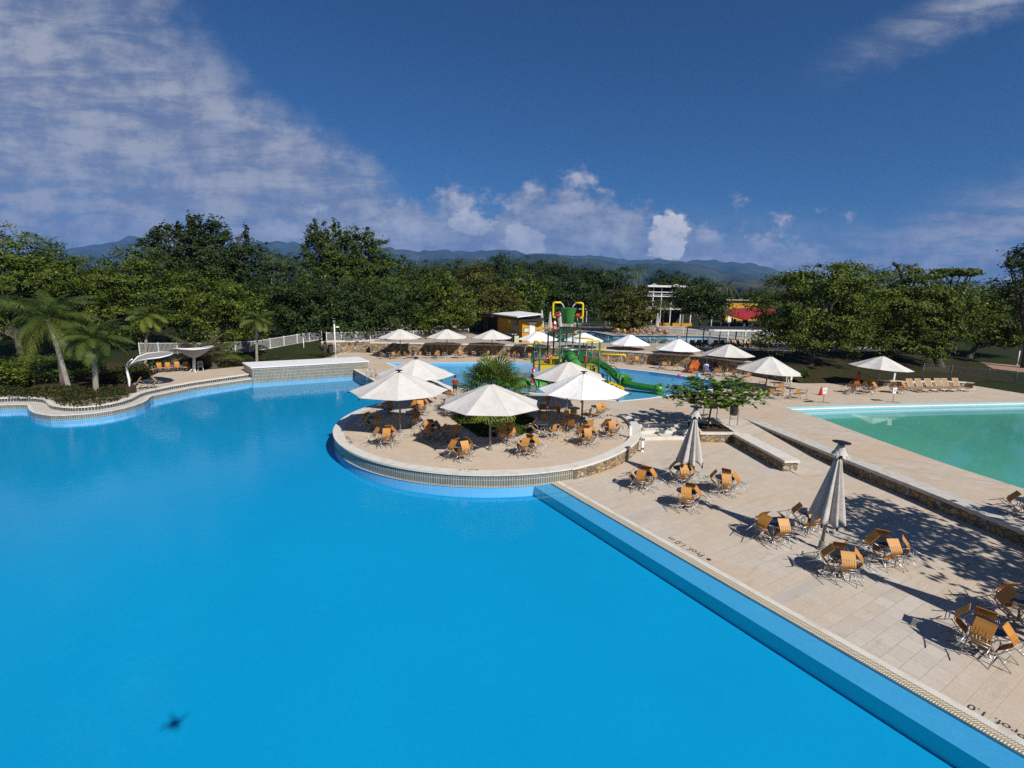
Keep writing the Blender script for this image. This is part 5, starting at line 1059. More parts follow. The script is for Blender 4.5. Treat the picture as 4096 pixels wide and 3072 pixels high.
def bin_(label, q, h=1.25):
    root = empty('litter_bin', q, rad(15), label=label, cat='litter bin'); MB().lathe([(.20, 0), (.235, .05), (.245, .6), (.25, .62)], 20, (0, 0, h-.62)).build('drum', mat('grey_drum', (.10, .10, .105), .45, .6), root, smooth=False)
    MB().lathe([(.25, 0), (.262, .0), (.262, .05), (.25, .05)], 20, (0, 0, h-.04), cap=False).build('rim', M_dark, root); MB().tube([(-.26, -.05, 0), (-.26, -.05, h-.2)], .028, 6).tube([(.2, -.2, 0), (.2, -.2, h-.2)], .028, 6).tube([(-.26, -.05, .42), (.2, -.2, .42)], .02, 6).build('stand', M_pole, root)
bin_('grey drum litter bin on a metal stand behind the planter', Vector((14.05, 30.35, .0)))
q = P(1308, 1417, 0); root = empty('litter_bin', q, label='dark green twin litter bin against the left stone wall', cat='litter bin'); MB().lathe([(.3, 0), (.33, 1.1), (.28, 1.2)], 14, (-.25, 0, 0)).build('drum', M_dark, root); MB().lathe([(.3, 0), (.33, 1.1), (.28, 1.2)], 14, (.45, .1, 0)).build('drum', M_dark, root)
q = P(2838, 1687, 0); root = empty('notice_board', q, rad(-5), label='grey notice board on two legs behind the young tree', cat='sign'); MB().tube([(-.42, 0, 0), (-.42, 0, 1.45)], .03, 6).build('leg', M_alu, root); MB().tube([(.42, 0, 0), (.42, 0, 1.45)], .03, 6).build('leg', M_alu, root); MB().tube([(-.42, 0, .12), (.42, 0, .12)], .02, 6).build('crossbar', M_alu, root); MB().box((0, 0, 1.15), (.9, .03, .55)).build('panel', M_pole, root)
def poolsign(label, u, v):
    q = P(u, v, 0); root = empty('pool_sign', q, label=label, cat='sign'); MB().tube([(-.5, .0, .02), (0, 0, .05), (.35, -.3, .02)], .025, 5).tube([(0, 0, .05), (.3, .35, .02)], .025, 5).build('base', M_pole, root); MB().tube([(0, 0, .04), (.02, 0, .6)], .025, 6).build('stem', M_alu, root)
    m = MB(); m.add([(-.16, -.02, 1.15), (.2, -.02, 1.2), (.12, -.02, .6), (-.1, -.02, .6)], [(0, 3, 2, 1)]); m.add([(-.16, .0, 1.15), (.2, .0, 1.2), (.12, .0, .6), (-.1, .0, .6)], [(0, 1, 2, 3)]); pn = m.build('panel', M_white, root); MB().box((.01, -.028, .66), (.2, .008, .06)).build('red_line', M_red, pn)
    m = MB()
    for i in range(3): m.box((.02, -.028, 1.05-.09*i), (.2-.02*i, .006, .02))
    m.build('text_lines', M_pole, pn)
poolsign('small white pool rules sign near the green pool corner', 3292, 1610); poolsign('small white pool rules sign below the lone parasol', 3570, 1609)
q = P(3282, 1580, 0); root = empty('traffic_cone', q, label='red traffic cone left of the lone parasol', cat='cone'); MB().lathe([(.20, .0), (.20, .03), (.15, .04), (.03, .72), (.01, .73)], 14).build('cone', M_red, root); MB().box((0, 0, .015), (.42, .42, .03)).build('base', M_red, root)
for u, v, lab in [(3235, 1606, 'dark drain grate in the paving right of the cone'), (3507, 1600, 'dark drain grate in the paving below the lone parasol')]:
    q = P(u, v, .006); MB().box(q, (.8, .45, .008), rz=.1).build('drain_grate', M_dark, label=lab, cat='drain grate')
MB().lathe([(.075, 0), (.075, .006)], 14, P(2835, 2238, LZ+.003)).build('floor_drain', M_dark, label='small round dark floor drain beside the depth lettering', cat='floor drain')
for u, lab in ((3238, 'left'), (3802, 'right')):
    q = P(u, 1630-(u-3238)*.02, -.2); q.y += 0; root = empty('skimmer', q, label='white framed skimmer opening, %s one in the green pool wall' % lab, cat='skimmer'); a = MB()
    MB().box((0, -.06, 0), (.55, .06, .34)).build('frame', M_white, root); MB().box((0, -.095, .03), (.30, .02, .2)).build('opening', M_dark, root)
q = P(1480, 1512, 0); root = empty('pool_ladder', q, rad(-30), label='stainless pool ladder on the edge left of the parasols', cat='pool ladder')
for s in (-1, 1): MB().tube([(s*.27, .45, 0), (s*.27, .45, .62), (s*.27, .36, .78), (s*.27, .18, .84), (s*.27, .0, .74), (s*.27, -.12, .5), (s*.27, -.2, -.9)], .026, 7).build('rail', M_alu, root, smooth=True)
for z in (-.75, -.45, -.15): MB().box((0, -.19, z), (.5, .09, .03)).build('step', M_alu, root)
q = P(1497, 1405, 0); root = empty('drinks_cart', q, label='grey equipment box with a small sign at the wall end', cat='box'); MB().box((0, -.4, .45), (.5, .5, .9)).build('body', M_dark, root); MB().box((1.5, -.5, 1.05), (1.4, .03, .75)).build('sign', M_pole, root)

# ------------------------------------------------------------------ sails
def loopsheet(name, label, base, rim, cen, mast, rimr=.05):
    root = empty(name, base, label=label, cat='shade sail'); n = len(rim); rings = 6; vs = []; fs = []; c = Vector(cen)
    for i in range(rings+1):
        t = i/rings
        for p in rim: p = Vector(p); q = c.lerp(p, t); q.z = c.z+(p.z-c.z)*(t**1.5); vs.append(q)
    for i in range(rings):
        for j in range(n): fs.append((i*n+j, i*n+(j+1) % n, (i+1)*n+(j+1) % n, (i+1)*n+j))
    MB().add(vs, fs).build('sail', M_mesh, root, smooth=True); MB().tube(list(rim)+[rim[0]], rimr, 7, cap=False).build('rim_tube', M_white, root, smooth=True)
    for i, (pts, r) in enumerate(mast): MB().tube(pts, r, 8).build('mast' if i == 0 else 'brace', M_white, root, smooth=True)
b = P(518, 1542, 0)
def rel(u, v, Y): return Q(u, v, Y)-b
Yb = b.y
rim1 = [rel(515, 1462, Yb), rel(522, 1448, Yb-.8), rel(545, 1432, Yb-1.3), rel(585, 1424, Yb-1.6), rel(640, 1415, Yb-1.4), rel(680, 1409, Yb-.7), rel(693, 1411, Yb+.2), rel(680, 1416, Yb+1.0), rel(640, 1428, Yb+1.6), rel(590, 1442, Yb+1.5), rel(545, 1460, Yb+1.1), rel(520, 1472, Yb+.5)]
rim1 = [rel(514, 1470, Yb), rel(526, 1452, Yb+.9), rel(552, 1426, Yb+1.5), rel(590, 1413, Yb+1.9), rel(640, 1408, Yb+1.6), rel(678, 1409, Yb+.9), rel(693, 1413, Yb+.1), rel(680, 1420, Yb-.8), rel(640, 1430, Yb-1.4), rel(590, 1436, Yb-1.6), rel(550, 1444, Yb-1.2), rel(524, 1458, Yb-.6)]
loopsheet('shade_sail', 'leaf shaped grey shade sail on a curved white mast', b, rim1, rel(600, 1432, Yb+.1)-Vector((0, 0, .12)), [([(0, 0, 0), rel(517, 1520, Yb), rel(507, 1480, Yb), rel(506, 1466, Yb), rel(514, 1448, Yb), rel(530, 1436, Yb)], [.11, .1, .08, .07, .06, .05]), ([(.3, -.4, 0), rel(517, 1510, Yb)], .05)])
b = P(777, 1487, 0); Yb = b.y
rim2 = [rel(695, 1394, Yb), rel(730, 1398, Yb-1.5), rel(775, 1399, Yb-2.2), rel(820, 1394, Yb-1.5), rel(853, 1386, Yb), rel(845, 1383, Yb+1.3), rel(800, 1392, Yb+2.), rel(740, 1395, Yb+1.6)]
loopsheet('shade_sail', 'funnel shaped grey shade sail on a white mast by the chair row', b, rim2, rel(776, 1432, Yb), [([(0, 0, 0), rel(776, 1428, Yb)], .13), ([(-.35, -.3, 0), rel(776, 1470, Yb)], .04), ([(.35, -.3, 0), rel(776, 1470, Yb)], .04)])

# ------------------------------------------------------------------ kiosk, buildings, pergola
def prism(loop, z0, z1): m = MB(); m.poly(loop, z1); m.wall(loop, z0, z1, close=True); m.add([(p[0], p[1], z0) for p in loop], [tuple(range(len(loop)-1, -1, -1))]); return m
A = P(2088, 1370, TZ); Bq = P(2169, 1370, TZ); D = P(1990, 1345, TZ); C = Bq+(D-A); kh = 2.86
K = empty('kiosk', A, label='ochre yellow kiosk with white shutter door and white roof', cat='kiosk'); r2 = lambda p: Vector(p)-A
put_under(prism([A, Bq, C, D], TZ, TZ+kh).build('wall', M_kyel), K)
ex = (Bq-A).normalized(); ey = (D-A).normalized(); nx = Vector((ex.y, -ex.x, 0)); ny = Vector((-ey.y, ey.x, 0))
def onface(name, p0, e, nrm, t0, t1, z0, z1, m, th=.05, parent=None):
    a = p0+e*t0+nrm*.03; b_ = p0+e*t1+nrm*.03; c_ = b_+nrm*th; d_ = a+nrm*th; o = prism([a, b_, c_, d_] if (b_-a).cross(c_-b_).z > 0 else [d_, c_, b_, a], z0, z1).build(name, m); return put_under(o, parent or K)
onface('door', A, ex, nx, .98, 1.72, TZ, TZ+2.45, M_white); onface('door_canopy', A, ex, nx, .85, 1.9, TZ+2.5, TZ+2.72, M_white, .12); onface('poster_frame', A, ex, nx, .22, .95, TZ+1.35, TZ+1.95, M_dark, .03)
onface('poster', A, ex, nx, .27, .9, TZ+1.4, TZ+1.9, M_wcop, .05); onface('vent', A, ex, nx, 2.2, 2.35, TZ+2.0, TZ+2.25, M_white, .04)
onface('serving_window', A, ey, ny, 1.4, 3.6, TZ+1.15, TZ+2.2, M_opening, .04); onface('menu_board', A, ey, ny, 1.4, 3.6, TZ+2.3, TZ+2.75, M_pole, .06); onface('white_panel', A, ey, ny, 4.3, 4.8, TZ+2.4, TZ+2.75, M_white, .06)  # serving hatch is open; its inner shade is painted as a dark sheet
onface('counter', A, ey, ny, 1.2, 4.0, TZ+.0, TZ+.95, M_dark, .9); onface('counter_top', A, ey, ny, 1.1, 4.1, TZ+.96, TZ+1.06, M_conc, 1.0); onface('mosaic_panel', A, ex, nx, -1.05, -.45, TZ, TZ+.9, mat('mosaic', rough=.5, fn=tiles((.5, .45, .05), (.3, .45, .35), (.6, .6, .5), .2, .2, .02)), .04)
rf = [Q(1966, 1254, 76), Q(2070, 1266, 64.5), Q(2167, 1255, 69), Q(2068, 1243, 82)]
m = MB(); vs = [p-A for p in rf]; m.add(vs+[p-Vector((0, 0, .14)) for p in vs], [(0, 1, 2, 3), (7, 6, 5, 4), (0, 4, 5, 1), (1, 5, 6, 2), (2, 6, 7, 3), (3, 7, 4, 0)]); m.build('roof', M_wslab, K)
rf = [Q(1876, 1246, 84), Q(1966, 1256, 74), Q(2068, 1247, 84), Q(1960, 1240, 92)]; m = MB(); vs = [p-A for p in rf]; m.add(vs+[p-Vector((0, 0, .5)) for p in vs], [(0, 1, 2, 3), (7, 6, 5, 4), (0, 4, 5, 1), (1, 5, 6, 2), (2, 6, 7, 3), (3, 7, 4, 0)]); m.build('rear_roof', M_dark, K)
for u, Y in ((1895, 84), (1910, 80), (1950, 78), (1985, 84), (2094, 68.5), (2150, 70), (2070, 66.5)):
    p = Q(u, 1260, Y); zt = p.z-.1; MB().tube([(p.x-A.x, p.y-A.y, 0), (p.x-A.x, p.y-A.y, zt-TZ)], .09, 6).build('roof_post', M_dark, K)
MB().box(Q(1965, 1300, 83)-A, (7, .3, 2.6)).build('dark_screen', M_dark, K); MB().box(Vector((A.x+1.3, A.y+3, TZ+kh+.15))-A, (3.4, 7, .12)).build('pergola_slats', M_dark, K)
def text(s, size, loc, rot, m, label=None, cat=None, parent=None, name='lettering', ext=.002):
    cu = bpy.data.curves.new('t', 'FONT'); cu.body = s; cu.size = size; cu.extrude = ext; cu.align_x = 'CENTER'; cu.align_y = 'CENTER'; to = bpy.data.objects.new('t', cu); COL.objects.link(to); bpy.context.view_layer.update()
    me = bpy.data.meshes.new_from_object(to.evaluated_get(bpy.context.evaluated_depsgraph_get())); bpy.data.objects.remove(to); me.materials.clear(); me.materials.append(m); o = bpy.data.objects.new(name, me); COL.objects.link(o); o.location = loc; o.rotation_euler = rot
    if parent: o.parent = parent
    return tag(o, label, cat)
def wallbox(name, label, cat_, u0, u1, vt, vb, Y, dep, m, z=None):
    a = Q(u0, vb, Y); b_ = Q(u1, vb, Y); t = Q((u0+u1)/2, vt, Y).z; z = TZ-.1 if z is None else z; root = empty(name, ((a.x+b_.x)/2, Y+dep/2, z), label=label, cat=cat_); MB().box((0, 0, (t-z)/2), (b_.x-a.x, dep, t-z)).build('wall', m, root); return root
r = wallbox('garden_wall', 'small ochre wall glimpsed left of the kiosk under the trees', 'wall', 1827, 1882, 1276, 1300, 88, .4, M_kyel, gz(-9, 88)); MB().box((0, 0, 2.0), (2.6, .5, .1)).build('coping', M_conc, r)
r = wallbox('yellow_building', 'flat yellow building behind the red pavilion roof', 'building', 2900, 3026, 1213, 1290, 142, 10, M_kyel); MB().box((0, 0, 5.75), (9.3, 10.3, .18)).build('roof', M_conc, r); MB().lathe([(.01, 0), (.3, .08), (.42, .25)], 12, (-.7, -5, 6.0)).build('satellite_dish', M_white, r)
# two storey building
Y = 118; a = Q(2590, 1142, Y); b_ = Q(2775, 1149, Y); cx = (a.x+b_.x)/2; z0 = TZ-.05; HB = empty('two_storey_building', (cx, Y, z0), label='two storey building with thin white roof slabs and shaded interior painted dark', cat='building'); w = b_.x-a.x
def zz_(v): return Q(2680, v, Y).z-z0
MB().box((0, 5, zz_(1146)), (w+.6, 13, .42)).build('roof', M_wslab, HB)
for v in (1169, 1186, 1236): MB().box((0, 4.6, zz_(v)), (w, 10.5, .16 if v != 1236 else .3)).build('floor_slab', M_white, HB)
MB().box((0, 7, zz_(1152)/2), (w-.8, 6, zz_(1152))).build('wall', M_dark, HB); MB().box((0, 3.9, zz_(1160)), (w-.9, .1, 1.0)).build('interior_shade', M_dark, HB); MB().box((0, 3.9, zz_(1210)), (w-.9, .1, 2.2)).build('interior_shade', M_dark, HB)  # dark boxes paint the shade inside the open storeys
for u in (2610, 2643, 2683, 2724, 2765): MB().box((Q(u, 1200, Y).x-cx, -.4, zz_(1146)/2), (.18, .18, zz_(1146))).build('column', M_white, HB)
for v in (1178, 1228): MB().box((0, -.5, zz_(v)), (w, .04, .05)).box((0, -.5, zz_(v)-.35), (w, .04, .05)).build('railing', M_white, HB)
for x in (-2.5, 3): MB().tube([(x-1.2, 5, zz_(1144)), (x, 5, zz_(1134)), (x+1.2, 5, zz_(1144))], .05, 5).tube([(x, 5, zz_(1146)), (x, 5, zz_(1134))], .05, 5).build('roof_truss', M_white, HB)
for u0, u1 in ((2638, 2680), (2690, 2768)): p = Q(u0, 1285, 108); q = Q(u1, 1285, 108); MB().box(((p.x+q.x)/2-cx, -10, .35), (q.x-p.x, .3, .8)).build('planter_wall', M_kyel, HB)
# red pavilion
Y0 = 106; fr = [(2885, 1258), (2915, 1258), (2945, 1268), (2976, 1277), (3010, 1272), (3050, 1264), (3102, 1256)]; bk_ = [(2900, 1246), (2915, 1236), (2945, 1233), (2976, 1232), (3010, 1232), (3050, 1233), (3100, 1236)]; base = Vector((Q(2990, 1300, Y0+6).x, Y0+6, TZ-.05)); RP = empty('red_pavilion', base, label='open pavilion with faded red curved roof and dark posts', cat='pavilion')
F0 = [Q(u, v, Y0+abs(i-3)*2.6) for i, (u, v) in enumerate(fr)]; B0 = [Q(u, v, Y0+20) for u, v in bk_]; m = MB(); vs = []; n = len(F0)
for j in range(5): vs += [F0[i].lerp(B0[i], j/4)+Vector((0, 0, .35*math.sin(PI*j/4)))-base for i in range(n)]
m.add(vs, [(j*n+i, j*n+i+1, (j+1)*n+i+1, (j+1)*n+i) for j in range(4) for i in range(n-1)]); o = m.build('roof', M_rroof, RP); o.modifiers.new('t', 'SOLIDIFY').thickness = .18
for u, dy in ((2890, 10), (2938, 6), (2976, 3.5), (2925, 14), (2985, 14), (3060, 10), (3090, 13)): p = Q(u, 1290, Y0+dy)-base; MB().box((p.x, p.y, .75), (.45, .45, 1.9)).build('post', M_bark, RP)
m = MB()
for i in range(16): m.box((-6+.8*i, random.uniform(-3, 2), .45), (.5, .5, .9))
m.build('furniture', M_dark, RP)
# pergola by the far pool
a = P(2836, 1391, TZ); b_ = P(3046, 1391, TZ); PR = empty('pergola', a, label='long white pergola with dark roof beside the far pool', cat='pergola'); hh = 2.25; dx = (b_-a)/3
for i in range(5): p = dx*i; MB().box(p+Vector((0, 0, hh/2)), (.13, .13, hh)).build('post', M_white, PR); MB().box(Vector(p)+Vector((-1.2, 5.2, hh/2)), (.12, .12, hh)).build('post', M_conc, PR)
MB().bar(Vector((-.2, 0, hh)), dx*4.1+Vector((0, 0, hh)), .16, .2).build('beam', M_white, PR); MB().bar(Vector((-1.4, 5.2, hh)), dx*4+Vector((-1.2, 5.2, hh)), .16, .2).build('beam', M_pole, PR); MB().bar(Vector((0, 0, hh)), Vector((-1.2, 5.2, hh)), .14, .18).build('beam', M_pole, PR)
m = MB(); q0, q1, q2, q3 = Vector((0, .15, hh+.12)), dx*4.1+Vector((0, .15, hh+.12)), dx*4.1+Vector((-1.2, 5.2, hh+.12)), Vector((-1.2, 5.2, hh+.12)); m.add([q0, q1, q2, q3]+[q+Vector((0, 0, .06)) for q in (q0, q1, q2, q3)], [(3, 2, 1, 0), (4, 5, 6, 7), (0, 1, 5, 4), (1, 2, 6, 5), (2, 3, 7, 6), (3, 0, 4, 7)]); m.build('roof', M_dark, PR)
p = P(2252, 1289, TZ); r = empty('white_frame', p, label='open white steel frame behind the bucket tower', cat='frame')
for x, y in ((0, 0), (4.6, 0), (5.8, 2.5), (1, 2.5)): MB().box((x, y, 1.55), (.12, .12, 3.1)).build('post', M_white, r)
MB().box((2.3, 0, 3.1), (4.8, .14, .14)).build('beam', M_white, r); MB().box((3.4, 2.5, 3.1), (4.9, .14, .14)).build('beam', M_white, r); MB().bar((4.6, 0, 3.1), (5.8, 2.5, 3.1), .12, .12).build('beam', M_white, r)
for u, lab in ((2644, 'left white notice board before the two storey building'), (2663, 'right white notice board before the two storey building')):
    p = P(u, 1284, TZ); r = empty('notice_board', p, label=lab, cat='sign'); MB().tube([(0, 0, 0), (0, 0, 1.2)], .05, 5).build('leg', M_pole, r); MB().box((0, 0, 1.5), (.5, .04, .7)).build('panel', M_white, r)
p = P(2996, 1352, TZ); r = empty('notice_board', (p.x, p.y+8, TZ), label='white notice board right of the red pavilion posts', cat='sign'); MB().tube([(0, 0, 0), (0, 0, 2.4)], .05, 5).build('leg', M_pole, r); MB().box((0, 0, 2.6), (.6, .04, 1.)).build('panel', M_white, r)

# ------------------------------------------------------------------ water play tower in the splash pool
PT = empty('water_play_tower', (4.5, 44, -.36), label='green and yellow water play tower with a big tipping bucket', cat='play structure'); o_ = Vector(PT.location)
def q_(u, v, Y): return Q(u, v, Y)-o_
def pipe(name, pts, Y, r, m, n=8, par=None):
    pp = [q_(*(p if len(p) == 3 else (p[0], p[1], Y))) for p in pts]; fp = [pp[0]]
    for i in range(1, len(pp)-1):                           # rounded bends
        a = pp[i]+(pp[i-1]-pp[i]).normalized()*min(.16, (pp[i-1]-pp[i]).length*.4); b2 = pp[i]+(pp[i+1]-pp[i]).normalized()*min(.16, (pp[i+1]-pp[i]).length*.4); fp += [a, (a+b2)/2*.5+pp[i]*.5, b2]
    fp.append(pp[-1]); return MB().tube(fp, r, n).build(name, m, par or PT, smooth=True)
def post(u, vt, Y, r=.075, m=None):
    t = q_(u, vt, Y); return MB().tube([(t.x, t.y, 0), (t.x, t.y, t.z)], r, 9).build('post', m or M_green, PT, smooth=True)
for u, vt, Y in [(2138, 1364, 44.5), (2160, 1375, 43), (2193, 1333, 47), (2216, 1330, 45.5), (2242, 1315, 43), (2267, 1335, 47), (2293, 1322, 46), (2321, 1315, 43), (2347, 1374, 42.5), (2369, 1366, 45), (2400, 1371, 42.5)]: post(u, vt, Y)
zd = 1.78+.36
def deckbox(name, x0, x1, y0, y1, z0, z1, m): return MB().box(((x0+x1)/2-o_.x, (y0+y1)/2-o_.y, (z0+z1)/2+.36), (x1-x0, y1-y0, z1-z0)).build(name, m, PT)
xl = Q(2140, 1450, 43).x; xm = Q(2250, 1450, 43).x; xr = Q(2398, 1450, 43).x
deckbox('platform', xl, xr, 43, 47, 1.62, 1.74, M_ypan); deckbox('yellow_panel', Q(2162, 1450, 43).x, xm+.6, 42.93, 43.0, 1.0, 1.72, M_ypan); deckbox('yellow_panel', xl-.05, xl, 43.1, 46.5, .9, 1.72, M_ypan); deckbox('yellow_panel', Q(2322, 1450, 43).x, xr, 42.9, 42.96, .35, 1.6, M_ypan); deckbox('stair_block', xm-1.1, xm-.2, 44, 45.4, 1.74, 2.25, M_ypan)
deckbox('navy_panel', Q(2392, 1500, 41.8).x, Q(2415, 1500, 41.8).x, 41.7, 41.78, .05, 1.3, M_navy)
def railing(p0, p1, h=.95, n=12, z0=None):
    a = Vector(p0); b2 = Vector(p1); up = Vector((0, 0, 1)); mb = MB().tube([a+up*h, b2+up*h], .03, 6).tube([a+up*.08, b2+up*.08], .025, 6)
    for i in range(1, n): c = a.lerp(b2, i/n); mb.tube([c+up*.08, c+up*h], .013, 4)
    return mb.build('railing', M_green, PT)
def W3(u, Y, z): t = Q(u, 1450, Y); return Vector((t.x-o_.x, t.y-o_.y, z+.36))
railing(W3(2161, 43, 1.74), W3(2241, 43, 1.74)); railing(W3(2122, 44.5, 1.6), W3(2138, 44.4, 1.74)); railing(W3(2139, 46.8, 1.74), W3(2192, 47, 1.74)); railing(W3(2194, 47, 1.74), W3(2266, 47, 1.74)); railing(W3(2322, 42.9, 1.2), W3(2346, 42.5, 1.2)); railing(W3(2348, 42.5, .9), W3(2399, 42.5, .9)); railing(W3(2370, 45, 1.74), W3(2400, 42.6, 1.74)); railing(W3(2322, 42.8, .3), W3(2390, 42.4, .3), n=22)
for x, Y in ((2160, 43), (2138, 44.5)): pipe('cross_rail', [(x, 1440, Y), (2139 if x > 2150 else 2160, 1442, 44.5 if x > 2150 else 43)], Y, .03, M_green, 6)
# tipping bucket with its frame
bc = q_(2271.5, 1294, 44); bt = q_(2271.5, 1232, 44); hb_ = bt.z-bc.z
bk = MB().lathe([(.47, 0), (.50, .03), (.66, hb_-.03), (.69, hb_), (.64, hb_), (.60, hb_-.1), (.45, .06)], 32, bc).build('bucket', M_lgreen, PT, smooth=True); MB().lathe([(.64, 0), (.70, .0), (.70, .05), (.64, .05)], 32, (bc.x, bc.y, bt.z-.04), cap=False).build('bucket_rim', M_lgreen, bk)
pipe('bucket_axle', [(2233, 1262), (2311, 1263)], 44, .035, M_ypan, 6)
for u, v in ((2232, 1262), (2311, 1262)): post_ = pipe('bucket_post', [(u if u < 2270 else 2309, 1308), (u if u < 2270 else 2309, v+4)], 44, .09, M_green); c = q_(u, v, 44); MB().tube([c-Vector((.15, 0, 0)), c+Vector((.15, 0, 0))], .17, 14).build('bearing_cap', M_red, PT)
pipe('filling_pipe', [(2222, 1271), (2212, 1268), (2213, 1210), (2245, 1210)], 44, .09, M_yel); pipe('filling_pipe', [(2319, 1273), (2331, 1269), (2332, 1212), (2302, 1212)], 44, .09, M_yel); pipe('hose', [(2222, 1266), (2219, 1254), (2228, 1249), (2242, 1248)], 43.6, .025, M_alu, 5)
M_jet = mat('splashing_water', (.75, .8, .85), .2, trans=.4)
for pts in ([(2245, 1212), (2252, 1219), (2257, 1233)], [(2302, 1214), (2294, 1221), (2290, 1233)]): pipe('water_jet', pts, 44, .05, M_jet, 5)
for pts, Y in (([(2298, 1351), (2370, 1355), (2374, 1364)], 45.5), ([(2346, 1378), (2348, 1366), (2398, 1362), (2401, 1372)], 42.5), ([(2374, 1400), (2418, 1400), (2422, 1388)], 45), ([(2403, 1417), (2500, 1420), (2502, 1430)], 42.5), ([(2139, 1368), (2143, 1362), (2159, 1368), (2161, 1377)], 43.8), ([(2107, 1381), (2130, 1384)], 44.5)): pipe('spray_pipe', pts, Y, .075, M_yel)
for pts, Y in (([(2107, 1382), (2101, 1392), (2099, 1412)], 44.5), ([(2433, 1424), (2433, 1462)], 42.5), ([(2487, 1424), (2486, 1462)], 42.5)): pipe('water_jet', pts, Y, .022, M_jet, 4)
pipe('support_bar', [(2247, 1398), (2316, 1399)], 43, .05, M_alu); pipe('support_bar', [(2220, 1389), (2290, 1390)], 45.5, .04, M_alu)
# canopy of the tower: bent corrugated sheet
m = MB(); rows = [[(2231, 1308, 46), (2310, 1308, 46)], [(2241, 1313, 43), (2322, 1315, 43)], [(2188, 1334, 47.5), (2266, 1334, 47.5)]]; vs = []; nn = 40
for rw in rows:
    a = q_(*rw[0]); b2 = q_(*rw[1])
    for i in range(nn+1): vs.append(a.lerp(b2, i/nn)+Vector((0, 0, .035*math.sin(i*PI/2))))
m.add(vs, [(j*(nn+1)+i, j*(nn+1)+i+1, (j+1)*(nn+1)+i+1, (j+1)*(nn+1)+i) for j in range(2) for i in range(nn)]); o = m.build('canopy', mat('olive_sheet', (.12, .14, .015), .5), PT); o.modifiers.new('t', 'SOLIDIFY').thickness = .03
# frame wall with tunnel slide
for a, b2 in (((2250, 1402), (2250, 1450)), ((2313, 1402), (2313, 1450)), ((2250, 1402), (2313, 1402))): pipe('panel_frame', [a, b2], 43, .06, M_green)
deckbox('green_panel', Q(2251, 1430, 43.1).x, Q(2262, 1430, 43.1).x, 43.1, 43.16, 1.7, 2.9, M_green); deckbox('green_panel', Q(2322, 1430, 44).x, Q(2366, 1430, 44).x, 44.6, 44.66, 1.4, 2.8, M_green); deckbox('green_panel', Q(2262, 1405, 43.1).x, Q(2306, 1405, 43.1).x, 43.1, 43.16, 2.75, 2.9, M_green)
pth = [q_(2281, 1425, 44.4), q_(2281, 1428, 43.2), q_(2290, 1442, 42.2), q_(2306, 1462, 41.6), q_(2320, 1490, 41.4)]; MB().tube(pth, [.46, .46, .45, .44, .44], 20, cap=False).build('tunnel_slide', M_lgreen, PT, smooth=True)
for i, t in ((1, .5), (2, .5), (3, .4)): c = pth[i].lerp(pth[min(4, i+1)], t); d = (pth[min(4, i+1)]-pth[i]).normalized(); MB().tube([c-d*.04, c+d*.04], .50, 20, cap=False).build('slide_joint', M_green, PT, smooth=True)
# open half pipe slide on the right
def halfpipe(name, pts, r, m, up=1.0, th=.05, wall=.35):
    vs = []; fs = []; k = 11
    for i, p in enumerate(pts):
        p = Vector(p); t = (Vector(pts[min(i+1, len(pts)-1)])-Vector(pts[max(i-1, 0)])).normalized(); s = Vector((0, 0, 1)).cross(t).normalized(); n_ = t.cross(s)
        for rr in (r, r+th):
            for j in range(k): a = PI*j/(k-1); e = (max(0, 1-math.sin(a))*wall); vs.append(p+s*math.cos(a)*rr-n_*math.sin(a)*rr*.9+n_*e*r)
    for i in range(len(pts)-1):
        b0 = i*2*k; b1 = (i+1)*2*k
        for j in range(k-1): fs += [(b0+j, b0+j+1, b1+j+1, b1+j), (b0+k+j+1, b0+k+j, b1+k+j, b1+k+j+1)]
        fs += [(b0, b1, b1+k, b0+k), (b0+k-1, b0+2*k-1, b1+2*k-1, b1+k-1)]
    return MB().add(vs, fs).build(name, m, PT, smooth=True)
hp = [W3(2366, 45, 1.95), W3(2400, 44.8, 1.85), W3(2430, 44.3, 1.45), W3(2462, 43.6, .95), W3(2485, 43.1, .55), W3(2510, 42.8, .34), W3(2560, 42.2, .26), W3(2600, 41.8, .22), W3(2630, 41.5, .20)]
halfpipe('open_slide', hp, .38, M_sgreen); halfpipe('slide_flare', [hp[4]+Vector((-.2, 0, .05)), hp[4]+Vector((.25, 0, 0)), hp[5]], .55, M_lgreen, wall=.9)
e = hp[-1]; MB().lathe([(.44, -.55), (.44, -.1), (.39, .12), (.27, .24), (.11, .30), (.01, .31)], 20, e+Vector((.25, -.05, .02))).build('slide_end', M_lgreen, PT, smooth=True)
# stair on the right front
for u, vt, Y in ((2433, 1497, 41.1), (2481, 1499, 41.6)): post(u, vt, Y, .09); t = q_(u, vt, Y); MB().lathe([(.22, .27), (.22, .30), (.1, .32)], 12, (t.x, t.y, 0)).build('post_flange', M_red, PT)
for i in range(4): a = W3(2415+8*i, 41.5, 0); MB().box((a.x+.4+.15*i, a.y+.1, .36+.15*(3-i)), (.9, .9, .32+.3*(3-i)*0+.1)).build('step', M_ypan, PT)
deckbox('yellow_panel', Q(2414, 1520, 41.3).x, Q(2425, 1520, 41.3).x, 41.3, 41.36, 0, .75, M_ypan); deckbox('yellow_panel', Q(2400, 1540, 41).x, Q(2440, 1540, 41).x, 41.5, 42.4, -.36, .05, M_ypan)
pipe('handrail', [(2372, 1450, 42.8), (2425, 1483, 41.2), (2441, 1494, 41.2), (2441, 1532, 41.2)], 41, .035, M_green); pipe('handrail', [(2408, 1453, 43.2), (2462, 1468, 42), (2484, 1492, 41.6), (2484, 1502, 41.6)], 41, .035, M_green); pipe('handrail', [(2416, 1500, 41.2), (2443, 1507, 41.2), (2443, 1538, 41.2)], 41, .03, M_green)
m = MB()
